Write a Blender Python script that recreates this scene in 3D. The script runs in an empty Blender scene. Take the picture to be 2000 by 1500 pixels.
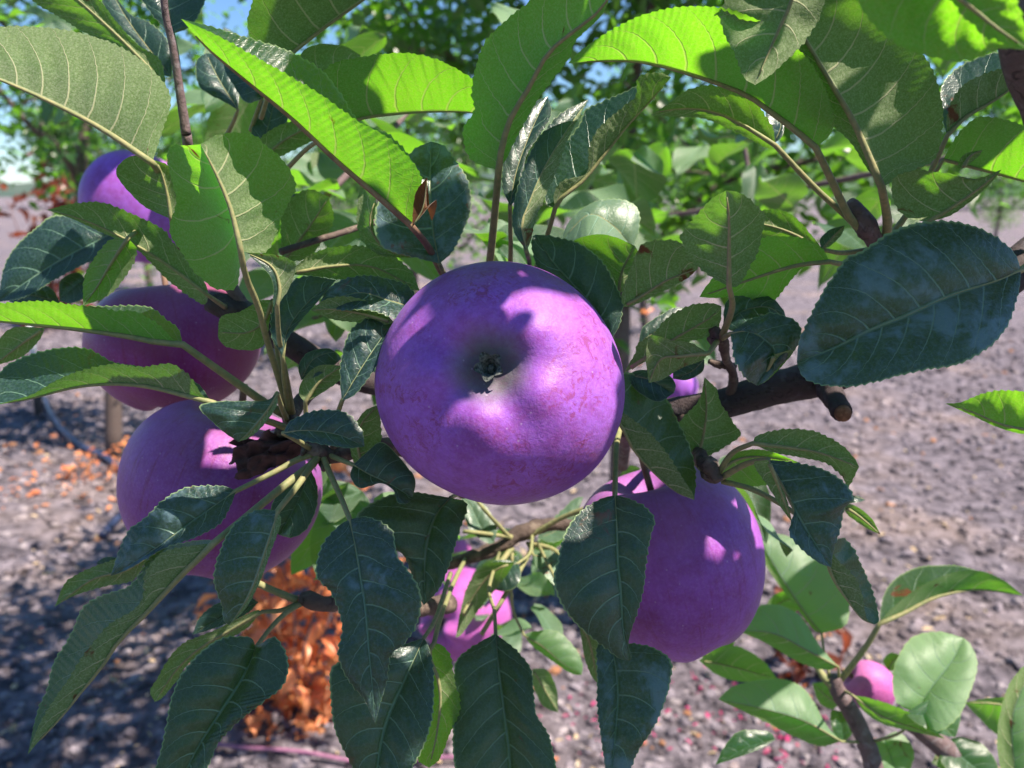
import bpy, math, random
import numpy as np
from mathutils import Vector, Matrix

random.seed(7)
rng = np.random.default_rng(7)
sc = bpy.context.scene
C = sc.collection

# ------------------------------------------------------------------ camera
F = 1700.0                      # focal length in pixels of the 2000 px wide photograph
PITCH = math.radians(12.3)
CAM = np.array([0.0, 0.0, 1.38])
RT = np.array([1.0, 0.0, 0.0])
UP = np.array([0.0, math.sin(PITCH), math.cos(PITCH)])
FW = np.array([0.0, math.cos(PITCH), -math.sin(PITCH)])
cd = bpy.data.cameras.new('camera')
cam = bpy.data.objects.new('camera', cd)
C.objects.link(cam)
cam.location = CAM
cam.rotation_euler = (math.pi / 2 - PITCH, 0, 0)
cd.sensor_width = 36
cd.lens = F / 2000 * 36
cd.clip_start = 0.01
cd.clip_end = 6000
cd.dof.use_dof = True
cd.dof.focus_distance = 0.285
cd.dof.aperture_fstop = 16
sc.camera = cam

# ------------------------------------------------------------------ sky and sun
SUN = np.array([0.47, -0.21, 0.83]); SUN /= np.linalg.norm(SUN)
w = bpy.data.worlds.new('World'); sc.world = w; w.use_nodes = True
nt = w.node_tree
bg = nt.nodes['Background']
sky = nt.nodes.new('ShaderNodeTexSky'); sky.sky_type = 'NISHITA'; sky.sun_disc = False
sky.sun_elevation = math.asin(SUN[2]); sky.sun_rotation = math.atan2(SUN[0], SUN[1])
sky.air_density = 1.0; sky.dust_density = 0.0; sky.ozone_density = 10.0
nt.links.new(sky.outputs[0], bg.inputs[0]); bg.inputs[1].default_value = 0.08
sl = bpy.data.lights.new('sun', 'SUN'); sl.energy = 5.0; sl.angle = math.radians(0.5); sl.color = (1.0, 0.90, 0.76)
so = bpy.data.objects.new('sun', sl); C.objects.link(so)
so.rotation_euler = Vector(SUN).to_track_quat('Z', 'Y').to_euler(); so.location = (3, -1, 6)
sc.view_settings.view_transform = 'Standard'; sc.view_settings.look = 'None'
sc.view_settings.exposure = 1.15; sc.view_settings.gamma = 1.0; sc.view_settings.use_curve_mapping = False
sc.render.engine = 'CYCLES'
sc.cycles.max_bounces = 8; sc.cycles.transmission_bounces = 4; sc.cycles.transparent_max_bounces = 4
sc.cycles.caustics_reflective = False; sc.cycles.caustics_refractive = False

# ------------------------------------------------------------------ helpers
def W(px, py, d):
    """a point seen at photo pixel px,py and d metres deep"""
    return CAM + RT * ((px - 1000) / F * d) + UP * (-(py - 750) / F * d) + FW * d

def Wn(P, D):
    P = np.asarray(P, float); D = np.asarray(D, float)[:, None]
    return CAM + RT * ((P[:, 0:1] - 1000) / F * D) + UP * (-(P[:, 1:2] - 750) / F * D) + FW * D

def pts(s):
    return np.array([[float(v) for v in p.split(',')] for p in s.split()])

def curve(P, n):
    """Catmull-Rom through P, resampled to n+1 points evenly by length"""
    P = np.asarray(P, float)
    if len(P) == 2:
        t = np.linspace(0, 1, n + 1)[:, None]; return P[0] * (1 - t) + P[1] * t
    Q = np.vstack([2 * P[0] - P[1], P, 2 * P[-1] - P[-2]])
    out = []
    for i in range(1, len(Q) - 2):
        t = np.linspace(0, 1, 14, endpoint=False)[:, None]
        a, b, c, d = Q[i - 1], Q[i], Q[i + 1], Q[i + 2]
        out.append(0.5 * ((2 * b) + (-a + c) * t + (2 * a - 5 * b + 4 * c - d) * t * t + (-a + 3 * b - 3 * c + d) * t ** 3))
    out = np.vstack(out + [P[-1:]])
    s = np.concatenate([[0], np.cumsum(np.linalg.norm(np.diff(out, axis=0), axis=1))])
    u = np.linspace(0, s[-1], n + 1)
    return np.stack([np.interp(u, s, out[:, k]) for k in range(out.shape[1])], 1)

def mesh(name, V, Fc, mat, smooth=True, attrs=None):
    me = bpy.data.meshes.new(name)
    V = np.asarray(V, np.float32)
    Fc = np.asarray(Fc, np.int32)
    k = Fc.shape[1]
    me.vertices.add(len(V)); me.vertices.foreach_set('co', V.ravel())
    me.loops.add(Fc.size); me.loops.foreach_set('vertex_index', Fc.ravel())
    me.polygons.add(len(Fc))
    me.polygons.foreach_set('loop_start', np.arange(0, Fc.size, k, dtype=np.int32))
    me.polygons.foreach_set('loop_total', np.full(len(Fc), k, np.int32))
    me.polygons.foreach_set('use_smooth', np.full(len(Fc), smooth, bool))
    me.update(calc_edges=True); me.validate()
    for a, v in (attrs or {}).items():
        at = me.attributes.new(a, 'FLOAT', 'POINT'); at.data.foreach_set('value', np.asarray(v, np.float32))
    if mat: me.materials.append(mat)
    return me

def link(name, me, parent=None, loc=(0, 0, 0), kind=None):
    o = bpy.data.objects.new(name, me); C.objects.link(o)
    o.location = loc
    if parent: o.parent = parent
    if kind: o['kind'] = kind
    return o

def thing(name, label, cat, loc, group=None):
    o = bpy.data.objects.new(name, None); C.objects.link(o); o.location = loc; o.empty_display_size = .05
    tag(o, label, cat, group); return o

def tag(o, label, cat, group=None):
    o['label'] = label; o['category'] = cat
    if group: o['group'] = group
    return o

def noise3(P, seed=0):
    """cheap smooth value noise, vectorised, about -1..1"""
    P = np.asarray(P, float); i = np.floor(P).astype(np.int64); f = P - i; f = f * f * (3 - 2 * f)
    def h(a, b, c):
        x = (a * 374761393 + b * 668265263 + c * 2147483647 + seed * 1274126177) & 0x7fffffff
        x = ((x ^ (x >> 13)) * 1274126177) & 0x7fffffff
        x = x ^ (x >> 16)
        return (x & 0xffff) / 32767.5 - 1
    r = 0
    for dx in (0, 1):
        for dy in (0, 1):
            for dz in (0, 1):
                wgt = (f[:, 0] if dx else 1 - f[:, 0]) * (f[:, 1] if dy else 1 - f[:, 1]) * (f[:, 2] if dz else 1 - f[:, 2])
                r = r + wgt * h(i[:, 0] + dx, i[:, 1] + dy, i[:, 2] + dz)
    return r

def tube(P, R, sides=8, rough=0.0, cap=True):
    """vertices and quads of a tube through 3-D points P with radii R"""
    P = np.asarray(P, float); n = len(P); R = np.broadcast_to(np.asarray(R, float), (n,))
    T = np.gradient(P, axis=0); T /= np.linalg.norm(T, axis=1)[:, None] + 1e-12
    ref = np.array([0.13, 0.31, 0.94]) if abs(T[0] @ np.array([0.13, 0.31, 0.94])) < .9 else np.array([1.0, 0, 0])
    V = []; u = ref
    for k in range(n):
        u = u - T[k] * (u @ T[k]); u /= np.linalg.norm(u); v = np.cross(T[k], u)
        a = np.arange(sides) / sides * 2 * math.pi
        V.append(P[k] + R[k] * (np.cos(a)[:, None] * u + np.sin(a)[:, None] * v))
    V = np.vstack(V)
    if rough:
        c = np.repeat(P, sides, axis=0); s = 1 / (R.mean() * 1.1)
        q = 1 + rough * (noise3(V * s, 3) + .5 * noise3(V * s * 2.7, 5))
        V = c + (V - c) * q[:, None]
    Fc = []
    for k in range(n - 1):
        for j in range(sides):
            a, b = k * sides + j, k * sides + (j + 1) % sides
            Fc.append((a, b, b + sides, a + sides))
    if cap:
        for k0 in (0, (n - 1) * sides):
            c = len(V); V = np.vstack([V, V[k0:k0 + sides].mean(0)])
            for j in range(0, sides, 1):
                a, b = k0 + j, k0 + (j + 1) % sides
                Fc.append((a, c, b, b) if k0 == 0 else (a, b, c, c))
    return V, np.array(Fc)

def tube_tri(P, R, sides=8, rough=0.0):
    V, Q = tube(P, R, sides, rough)
    T = np.vstack([Q[:, [0, 1, 2]], Q[:, [0, 2, 3]]])
    T = T[(T[:, 0] != T[:, 1]) & (T[:, 1] != T[:, 2]) & (T[:, 2] != T[:, 0])]
    return V, T

# ------------------------------------------------------------------ materials
class NT:
    def __init__(s, name):
        s.m = bpy.data.materials.new(name); s.m.use_nodes = True; s.t = s.m.node_tree; s.t.nodes.clear()
        s.out = s.n('ShaderNodeOutputMaterial')
    def n(s, typ, **kw):
        x = s.t.nodes.new(typ)
        for k, v in kw.items(): setattr(x, k, v)
        return x
    def put(s, sock, v):
        if isinstance(v, bpy.types.NodeSocket): s.t.links.new(v, sock)
        elif v is not None:
            if isinstance(v, (tuple, list)) and len(v) == 3 and sock.type == 'RGBA': v = (*v, 1)
            sock.default_value = v
    def math(s, op, a, b=None, c=None, clamp=False):
        x = s.n('ShaderNodeMath', operation=op, use_clamp=clamp)
        s.put(x.inputs[0], a); s.put(x.inputs[1], b)
        if c is not None: s.put(x.inputs[2], c)
        return x.outputs[0]
    def mix(s, f, a, b, blend='MIX'):
        if isinstance(a, float):
            x = s.n('ShaderNodeMix', data_type='FLOAT'); s.put(x.inputs[0], f); s.put(x.inputs[2], a); s.put(x.inputs[3], b); return x.outputs[0]
        x = s.n('ShaderNodeMix', data_type='RGBA', blend_type=blend)
        s.put(x.inputs[0], f); s.put(x.inputs[6], a); s.put(x.inputs[7], b); return x.outputs[2]
    def noise(s, vec, scale, detail=3, rough=.55, dist=0):
        x = s.n('ShaderNodeTexNoise'); s.put(x.inputs['Vector'], vec)
        x.inputs['Scale'].default_value = scale; x.inputs['Detail'].default_value = detail
        x.inputs['Roughness'].default_value = rough; x.inputs['Distortion'].default_value = dist
        return x.outputs['Fac']
    def vor(s, vec, scale, feature='F1', out='Distance'):
        x = s.n('ShaderNodeTexVoronoi', feature=feature); s.put(x.inputs['Vector'], vec)
        x.inputs['Scale'].default_value = scale; return x.outputs[out]
    def ramp(s, f, lo, hi, a=0.0, b=1.0):
        x = s.n('ShaderNodeMapRange', interpolation_type='SMOOTHSTEP'); s.put(x.inputs[0], f)
        for k, v in zip((1, 2, 3, 4), (lo, hi, a, b)): s.put(x.inputs[k], v)
        return x.outputs[0]
    def attr(s, name):
        return s.n('ShaderNodeAttribute', attribute_name=name).outputs['Fac']
    def bump(s, h, dist, strength=1.0, normal=None):
        x = s.n('ShaderNodeBump'); x.inputs['Strength'].default_value = strength; x.inputs['Distance'].default_value = dist
        s.put(x.inputs['Height'], h)
        if normal: s.put(x.inputs['Normal'], normal)
        return x.outputs[0]
    def bsdf(s, col, rough, spec=.5, normal=None, **kw):
        x = s.n('ShaderNodeBsdfPrincipled'); s.put(x.inputs['Base Color'], col); s.put(x.inputs['Roughness'], rough)
        s.put(x.inputs['Specular IOR Level'], spec)
        if normal: s.put(x.inputs['Normal'], normal)
        for k, v in kw.items(): s.put(x.inputs[k.replace('_', ' ')], v)
        return x.outputs[0]
    def done(s, sh):
        s.t.links.new(sh, s.out.inputs[0]); return s.m

def make_leaf_material():
    """two-sided apple leaf: glossy dark top, felted pale underside, lateral veins, spray residue, glow through the blade.
    object colour carries (residue, browning, top lightness)"""
    s = NT('apple_leaf')
    co = s.n('ShaderNodeTexCoord').outputs['Object']
    oi = s.n('ShaderNodeObjectInfo')
    par = s.n('ShaderNodeSeparateColor'); s.put(par.inputs[0], oi.outputs['Color'])
    powder, brown, light = par.outputs
    rnd = oi.outputs['Random']
    vp = s.attr('vein'); vv = s.attr('across'); av = s.math('ABSOLUTE', vv)
    off = s.n('ShaderNodeVectorMath', operation='ADD'); s.put(off.inputs[0], co)
    cmb = s.n('ShaderNodeCombineXYZ'); s.put(cmb.inputs[0], s.math('MULTIPLY', rnd, 9.0)); s.put(off.inputs[1], cmb.outputs[0])
    cr = off.outputs[0]
    nz = s.noise(cr, 55, 4)
    fr = s.math('FRACT', s.math('ADD', vp, s.math('MULTIPLY', s.math('SUBTRACT', nz, .5), .22)))
    dv = s.math('MINIMUM', fr, s.math('SUBTRACT', 1.0, fr))
    wl = s.math('MULTIPLY', s.math('SUBTRACT', 1.12, av), .052)
    lat = s.ramp(s.math('DIVIDE', dv, wl), .35, 1.1, 1, 0)
    mid = s.ramp(av, .015, .045, 1, 0)
    net = s.ramp(s.vor(cr, 560, 'DISTANCE_TO_EDGE'), .0, .11, 1, 0)
    net2 = s.ramp(s.vor(cr, 1100, 'DISTANCE_TO_EDGE'), .0, .12, 1, 0)
    vein = s.math('MAXIMUM', lat, mid)
    big = s.noise(cr, 28, 3)
    fine = s.noise(cr, 900, 3, .7)
    edge = s.ramp(av, .955, .99)
    back = s.n('ShaderNodeNewGeometry').outputs['Backfacing']
    # upper side
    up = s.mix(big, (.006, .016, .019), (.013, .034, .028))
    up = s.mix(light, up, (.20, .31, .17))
    up = s.mix(s.math('MULTIPLY', net, .34), up, (.04, .105, .065))
    up = s.mix(s.math('MULTIPLY', vein, .72), up, (.15, .27, .19))
    pn = s.math('ADD', s.math('MULTIPLY', s.noise(cr, 42, 5, .65, .6), .75), s.math('MULTIPLY', s.noise(cr, 260, 2), .25))
    th = s.math('SUBTRACT', .74, s.math('MULTIPLY', powder, .30))
    pm = s.ramp(s.math('SUBTRACT', pn, th), -.02, .12, 0, .36)
    pm = s.math('MULTIPLY', pm, s.math('SUBTRACT', 1.0, s.math('MULTIPLY', vein, .5)))
    dust = s.math('MULTIPLY', s.ramp(fine, .42, .72), s.math('ADD', .03, s.math('MULTIPLY', powder, .16)))
    pm = s.math('MAXIMUM', pm, dust)
    up = s.mix(pm, up, (.24, .37, .50))  # whitish spray residue, with the blue of sky light put into its colour
    up = s.mix(s.math('MULTIPLY', edge, .7), up, (.26, .36, .16))  # pale rim light put into the colour of the blade edge
    # lower side
    lo = s.mix(big, (.085, .130, .055), (.140, .180, .090))
    felt = s.ramp(s.noise(cr, 1500, 2, .8), .35, .72)
    lo = s.mix(s.math('MULTIPLY', felt, .46), lo, (.40, .45, .30))
    lo = s.mix(s.math('MULTIPLY', net, .30), lo, (.05, .09, .03))
    lo = s.mix(s.math('MULTIPLY', vein, .85), lo, (.46, .46, .29))
    col = s.mix(back, up, lo)
    bs = s.ramp(s.math('ADD', s.noise(cr, 70, 4, .6, 1.0), s.math('MULTIPLY', brown, .5)), .72, .80)
    col = s.mix(bs, col, (.13, .055, .022))
    # light through the blade
    tr = s.mix(big, (.20, .86, .004), (.42, .99, .008))
    tr = s.mix(s.math('MULTIPLY', s.math('MAXIMUM', net, s.math('MULTIPLY', net2, .5)), .38), tr, (.60, .88, .12))
    tr = s.mix(s.math('MULTIPLY', vein, .55), tr, (.55, .62, .14))
    tr = s.mix(bs, tr, (.20, .06, .01))
    tr = s.mix(s.math('MULTIPLY', pm, .7), tr, (.12, .3, .02))
    h = s.math('ADD', s.math('MULTIPLY', vein, -1.0), s.math('ADD', s.math('MULTIPLY', net, -.16), s.math('MULTIPLY', fine, .25)))
    nrm = s.bump(h, .00028, .7)
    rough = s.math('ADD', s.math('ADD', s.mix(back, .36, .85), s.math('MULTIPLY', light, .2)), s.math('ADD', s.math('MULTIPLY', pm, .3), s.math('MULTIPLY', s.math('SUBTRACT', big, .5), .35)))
    spec = s.mix(back, .62, .12)
    p = s.bsdf(col, rough, spec, nrm, Sheen_Weight=s.math('MULTIPLY', back, .25), Sheen_Roughness=.5)
    t = s.n('ShaderNodeBsdfTranslucent'); s.put(t.inputs[0], tr); s.put(t.inputs[1], nrm)
    mx = s.n('ShaderNodeMixShader'); s.put(mx.inputs[0], s.math('MULTIPLY', oi.outputs['Alpha'], .34))
    s.t.links.new(p, mx.inputs[1]); s.t.links.new(t.outputs[0], mx.inputs[2])
    return s.done(mx.outputs[0])

def make_far_leaf_material(name, top, under, trans, brown=(.12, .05, .02), bmix=0.0):
    s = NT(name)
    g = s.n('ShaderNodeNewGeometry')
    oi = s.n('ShaderNodeObjectInfo').outputs['Random']
    isl = g.outputs['Random Per Island']
    v = s.math('FRACT', s.math('ADD', isl, oi))
    a = s.mix(v, top, tuple(min(1, c * 2.1) for c in top))
    b = s.mix(v, under, tuple(min(1, c * 1.5) for c in under))
    col = s.mix(g.outputs['Backfacing'], a, b)
    t = s.n('ShaderNodeBsdfTranslucent'); s.put(t.inputs[0], s.mix(v, trans, tuple(min(1, c * 1.4) for c in trans)))
    p = s.bsdf(col, .33, .6)
    mx = s.n('ShaderNodeMixShader'); s.put(mx.inputs[0], .42)
    s.t.links.new(p, mx.inputs[1]); s.t.links.new(t.outputs[0], mx.inputs[2])
    return s.done(mx.outputs[0])

def make_apple_material():
    s = NT('apple_skin')
    co = s.n('ShaderNodeTexCoord').outputs['Object']
    oi = s.n('ShaderNodeObjectInfo')
    par = s.n('ShaderNodeSeparateColor'); s.put(par.inputs[0], oi.outputs['Color'])
    russet, dark, pink = par.outputs
    pol = s.attr('polar')                 # 0 at the calyx, 1 at the stalk
    az = s.attr('azimuth')
    rn = oi.outputs['Random']
    off = s.n('ShaderNodeVectorMath', operation='ADD'); s.put(off.inputs[0], co)
    cmb = s.n('ShaderNodeCombineXYZ'); s.put(cmb.inputs[1], s.math('MULTIPLY', rn, 5.0)); s.put(off.inputs[1], cmb.outputs[0])
    cr = off.outputs[0]
    n1 = s.noise(cr, 22, 4); n2 = s.noise(cr, 160, 4, .7); n3 = s.noise(cr, 900, 2, .7)
    st = s.n('ShaderNodeCombineXYZ'); s.put(st.inputs[0], s.math('MULTIPLY', az, 9.0)); s.put(st.inputs[1], s.math('MULTIPLY', pol, 1.6)); s.put(st.inputs[2], rn)
    streak = s.noise(st.outputs[0], 3.0, 4, .6)
    bloom = s.mix(n1, (.25, .10, .60), (.44, .135, .66))
    skin = s.mix(n1, (.14, .006, .06), (.27, .012, .10))
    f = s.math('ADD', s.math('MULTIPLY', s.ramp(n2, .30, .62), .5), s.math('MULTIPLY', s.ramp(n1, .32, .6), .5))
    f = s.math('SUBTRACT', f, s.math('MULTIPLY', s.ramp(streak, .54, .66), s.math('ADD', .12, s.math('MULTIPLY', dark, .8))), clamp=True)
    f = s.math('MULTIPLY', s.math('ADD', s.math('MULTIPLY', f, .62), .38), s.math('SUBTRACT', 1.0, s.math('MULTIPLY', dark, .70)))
    col = s.mix(f, skin, bloom)
    col = s.mix(s.math('MULTIPLY', s.ramp(n3, .42, .75), .14), col, (.52, .34, .66))
    col = s.mix(pink, col, (.66, .13, .34))  # sunlit pink put into the skin colour of some apples
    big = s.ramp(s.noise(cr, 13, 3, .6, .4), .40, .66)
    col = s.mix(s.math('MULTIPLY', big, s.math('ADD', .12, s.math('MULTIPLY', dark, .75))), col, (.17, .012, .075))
    # greenish ground colour inside the calyx bowl
    col = s.mix(s.math('MULTIPLY', s.ramp(pol, .04, .125, 1, 0), .8), col, (.13, .17, .10))
    # russet flecks and scratches in a ring round the bowl
    ring = s.math('MULTIPLY', s.ramp(pol, .10, .20), s.ramp(pol, .36, .50, 1, 0))
    rs = s.math('MULTIPLY', s.ramp(s.noise(cr, 300, 7, .8, 1.6), .50, .58), ring)
    cl = s.ramp(s.noise(cr, 48, 3), .44, .56)
    rs = s.math('MULTIPLY', s.math('MULTIPLY', rs, cl), russet)
    col = s.mix(s.math('MULTIPLY', rs, .6), col, (.24, .025, .055))
    sp = s.ramp(s.vor(cr, 210), .05, .09, 1, 0)
    col = s.mix(s.math('MULTIPLY', sp, .35), col, (.62, .5, .66))
    sp2 = s.ramp(s.noise(cr, 420, 4, .75), .38, .66)
    col = s.mix(s.math('MULTIPLY', sp2, .24), col, (.17, .03, .16))
    stalk_tint = s.ramp(s.math('ADD', s.math('MULTIPLY', pol, .7), s.math('MULTIPLY', n1, .35)), .55, .75)
    col = s.mix(s.math('MULTIPLY', stalk_tint, .26), col, (.46, .20, .24))  # stalk end: bare skin tone plus ground bounce put into the colour
    rough = s.math('ADD', .34, s.math('MULTIPLY', f, .18))
    nrm = s.bump(s.math('ADD', s.math('MULTIPLY', n3, .35), s.math('MULTIPLY', s.noise(cr, 260, 5, .75), 1.0)), .0005, .6)
    return s.done(s.bsdf(col, rough, .34, nrm, Sheen_Weight=.07, Sheen_Roughness=.45, Sheen_Tint=(.65, .6, 1.0, 1),
                         Subsurface_Weight=.06, Subsurface_Radius=(.004, .001, .002), Subsurface_Scale=1.0))

def make_bark(name, a, b, lich=(.22, .22, .24), lf=.3, scale=1.0, spec=.3):
    s = NT(name)
    co = s.n('ShaderNodeTexCoord').outputs['Object']
    n1 = s.noise(co, 60 * scale, 6, .65); n2 = s.noise(co, 420 * scale, 4, .7)
    col = s.mix(n1, a, b)
    col = s.mix(s.math('MULTIPLY', s.ramp(s.noise(co, 140 * scale, 4, .6, .5), .52, .64), lf), col, lich)
    cr = s.ramp(s.noise(co, 210 * scale, 5, .75, 1.5), .34, .45, 1, 0)
    col = s.mix(s.math('MULTIPLY', cr, .45), col, tuple(c * .3 for c in a))
    h = s.math('ADD', s.math('ADD', n1, s.math('MULTIPLY', n2, .6)), s.math('MULTIPLY', cr, -.3))
    return s.done(s.bsdf(col, .72, spec, s.bump(h, .0012 / scale, .9)))

def make_plain(name, a, b, rough=.6, scale=200, spec=.3, dist=.0004):
    s = NT(name); co = s.n('ShaderNodeTexCoord').outputs['Object']; n1 = s.noise(co, scale, 4)
    return s.done(s.bsdf(s.mix(s.ramp(n1, .3, .7), a, b), rough, spec, s.bump(n1, dist, .6)))

def make_soil(name, clod=False):
    s = NT(name); co = s.n('ShaderNodeTexCoord').outputs['Object']
    n1 = s.noise(co, .9, 5, .6); n2 = s.noise(co, 14, 5, .65); n3 = s.noise(co, 90, 5, .75)
    col = s.mix(s.ramp(n2, .32, .68), (.055, .047, .060), (.275, .235, .275))
    col = s.mix(s.math('MULTIPLY', s.ramp(n1, .5, .66), .35), col, (.41, .30, .25))
    col = s.mix(s.math('MULTIPLY', s.ramp(n3, .55, .75), .4), col, (.50, .43, .44))
    col = s.mix(s.math('MULTIPLY', s.ramp(n3, .30, .42, 1, 0), .55), col, (.075, .06, .07))
    col = s.mix(s.math('MULTIPLY', s.ramp(s.vor(co, 55, 'F1', 'Color'), .8, .95), .0), col, (.5, .4, .4))
    if clod:
        isl = s.n('ShaderNodeNewGeometry').outputs['Random Per Island']
        col = s.mix(s.math('MULTIPLY', s.ramp(isl, .6, 1.0), .42), col, (.48, .41, .42))
        col = s.mix(s.ramp(isl, .975, .98), col, (.36, .17, .09))
        col = s.mix(s.ramp(isl, .17, .05), col, (.10, .08, .09))
    h = s.math('ADD', s.math('MULTIPLY', n2, 2.2), n3)
    return s.done(s.bsdf(col, .9, .2, s.bump(h, .018 if not clod else .004, .8)))

M_LEAF = make_leaf_material()
M_APPLE = make_apple_material()
M_BARK = make_bark('dark_bark', (.030, .022, .026), (.085, .060, .062), (.13, .12, .14), .35)
M_TRUNK = make_bark('trunk_bark', (.075, .055, .05), (.16, .115, .10), (.25, .22, .22), .3)
M_TWIG = make_bark('young_twig', (.11, .075, .085), (.20, .135, .14), (.30, .27, .30), .4)
M_SPUR = make_bark('spur_bark', (.05, .035, .035), (.17, .12, .10), (.28, .22, .17), .5)
M_STALK = make_plain('leaf_stalk', (.20, .22, .10), (.30, .27, .13), .6, 400, .3)
M_STALKR = make_plain('red_leaf_stalk', (.17, .085, .07), (.30, .20, .12), .6, 150, .3)
M_CUT = make_plain('cut_wood', (.16, .075, .045), (.30, .15, .09), .8, 500, .2)
M_SEPAL = make_plain('dry_sepal', (.035, .045, .045), (.19, .20, .19), .9, 900, .1)
M_DRY = make_far_leaf_material('dry_leaf', (.66, .20, .09), (.68, .28, .14), (.95, .32, .09))
M_DRYDARK = make_far_leaf_material('withered_leaf', (.10, .030, .018), (.14, .05, .03), (.30, .06, .02))
M_DEAD = make_plain('dead_leaf', (.035, .02, .022), (.12, .06, .065), .85, 120, .2, .001)
M_FAR = make_far_leaf_material('orchard_leaf', (.014, .036, .018), (.07, .11, .05), (.20, .52, .02))
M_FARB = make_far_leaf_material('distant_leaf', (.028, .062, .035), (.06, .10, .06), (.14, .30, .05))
M_SOIL = make_soil('orchard_soil'); M_CLOD = make_soil('soil_clod', True)

# ------------------------------------------------------------------ the ground
def sinh_axis(lo, hi, n, s):
    a, b = math.asinh(lo / s), math.asinh(hi / s)
    return s * np.sinh(np.linspace(a, b, n))
def build_ground():
    X = sinh_axis(-1500, 1500, 420, 1.6); Y = sinh_axis(-40, 2500, 460, 1.9)
    gx, gy = np.meshgrid(X, Y)
    P = np.stack([gx.ravel(), gy.ravel(), np.zeros(gx.size)], 1)
    r = np.hypot(P[:, 0], P[:, 1] - 2)
    fade = np.clip(1.2 - r / 16, 0, 1)
    z = fade * (.028 * noise3(P * 1.3, 1) + .020 * noise3(P * 5, 2) + .012 * noise3(P * 14, 3))
    z += .10 * np.exp(-((P[:, 1] - 11.5 - .12 * P[:, 0]) / .8) ** 2) * np.clip((P[:, 0] - 1) / 2, 0, 1) * fade
    P[:, 2] = z
    nx, ny = len(X), len(Y)
    i = (np.arange(ny - 1)[:, None] * nx + np.arange(nx - 1)[None]).ravel()
    Fc = np.stack([i, i + 1, i + nx + 1, i + nx], 1)
    link('ground', mesh('ground', P, Fc, M_SOIL), kind='structure')
def ground_z(x, y):
    P = np.array([[x, y, 0.0]]); r = math.hypot(x, y - 2); fade = min(1, max(0, 1.2 - r / 16))
    return float(fade * (.028 * noise3(P * 1.3, 1) + .020 * noise3(P * 5, 2) + .012 * noise3(P * 14, 3))[0])
build_ground()

def on_ground(px, py):
    v = W(px, py, 1.0) - CAM; t = CAM[2] / -v[2]; p = CAM + v * t
    return p[0], p[1], ground_z(p[0], p[1])

ICO_V, ICO_F = None, None
def ico():
    t = (1 + 5 ** .5) / 2
    v = np.array([(-1, t, 0), (1, t, 0), (-1, -t, 0), (1, -t, 0), (0, -1, t), (0, 1, t), (0, -1, -t), (0, 1, -t), (t, 0, -1), (t, 0, 1), (-t, 0, -1), (-t, 0, 1)], float)
    v /= np.linalg.norm(v[0])
    f = np.array([(0, 11, 5), (0, 5, 1), (0, 1, 7), (0, 7, 10), (0, 10, 11), (1, 5, 9), (5, 11, 4), (11, 10, 2), (10, 7, 6), (7, 1, 8), (3, 9, 4), (3, 4, 2), (3, 2, 6), (3, 6, 8), (3, 8, 9), (4, 9, 5), (2, 4, 11), (6, 2, 10), (8, 6, 7), (9, 8, 1)])
    return v, f
ICO_V, ICO_F = ico()

def scatter_clods():
    N = 36000
    d = 1.5 + 7.5 * rng.random(N) ** 1.7
    x = (rng.random(N) * 2 - 1) * (.75 * d + .3); y = d
    P = np.stack([x, y, np.zeros(N)], 1)
    r = np.hypot(x, y - 2); fade = np.clip(1.2 - r / 16, 0, 1)
    z = fade * (.028 * noise3(P * 1.3, 1) + .020 * noise3(P * 5, 2) + .012 * noise3(P * 14, 3))
    s = .003 + .013 * rng.random(N) ** 3.0
    s *= (1 + d / 8)
    V = ICO_V[None] * (1 + .35 * rng.standard_normal((N, 12, 1)) * .6)
    V = V * (s[:, None, None]) * np.stack([np.ones(N) * 1.0, .7 + .6 * rng.random(N), .45 + .4 * rng.random(N)], 1)[:, None]
    a = rng.random(N) * 6.28; c, sn = np.cos(a)[:, None], np.sin(a)[:, None]
    V = np.stack([V[..., 0] * c - V[..., 1] * sn, V[..., 0] * sn + V[..., 1] * c, V[..., 2]], -1)
    V += np.stack([x, y, z + s * .25], 1)[:, None]
    Fc = (ICO_F[None] + (np.arange(N) * 12)[:, None, None]).reshape(-1, 3)
    link('soil_clods', mesh('soil_clods', V.reshape(-1, 3), Fc, M_CLOD, False), kind='stuff')
scatter_clods()

# ------------------------------------------------------------------ simple leaves for everything out of focus
def blade(nu, nv, length=1.0, width=.5, droop=.12, fold=.25, wave=.03, teeth=False):
    """canonical leaf along +X, upper side +Z, base at the origin"""
    u = np.linspace(0, 1, nu + 1); w_ = width / 2 * (np.sin(np.pi * u ** .80) ** .8) * (1 - .12 * u)
    V = []; att = []
    for i, t in enumerate(u):
        for j in range(-nv, nv + 1):
            v = j / nv
            V.append((t * length, v * w_[i] * length, length * (-droop * t * t + fold * abs(v) * w_[i] + wave * math.sin(9 * t + 2 * v) * abs(v))))
            att.append((t, v))
    k = 2 * nv + 1
    Fc = [(i * k + j, (i + 1) * k + j, (i + 1) * k + j + 1, i * k + j + 1) for i in range(nu) for j in range(k - 1)]
    att = np.array(att)
    return np.array(V), np.array(Fc), dict(vein=7 * (att[:, 0] - .2 * np.abs(att[:, 1]) ** 1.2) + .5 * (att[:, 1] > 0), across=att[:, 1])

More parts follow.
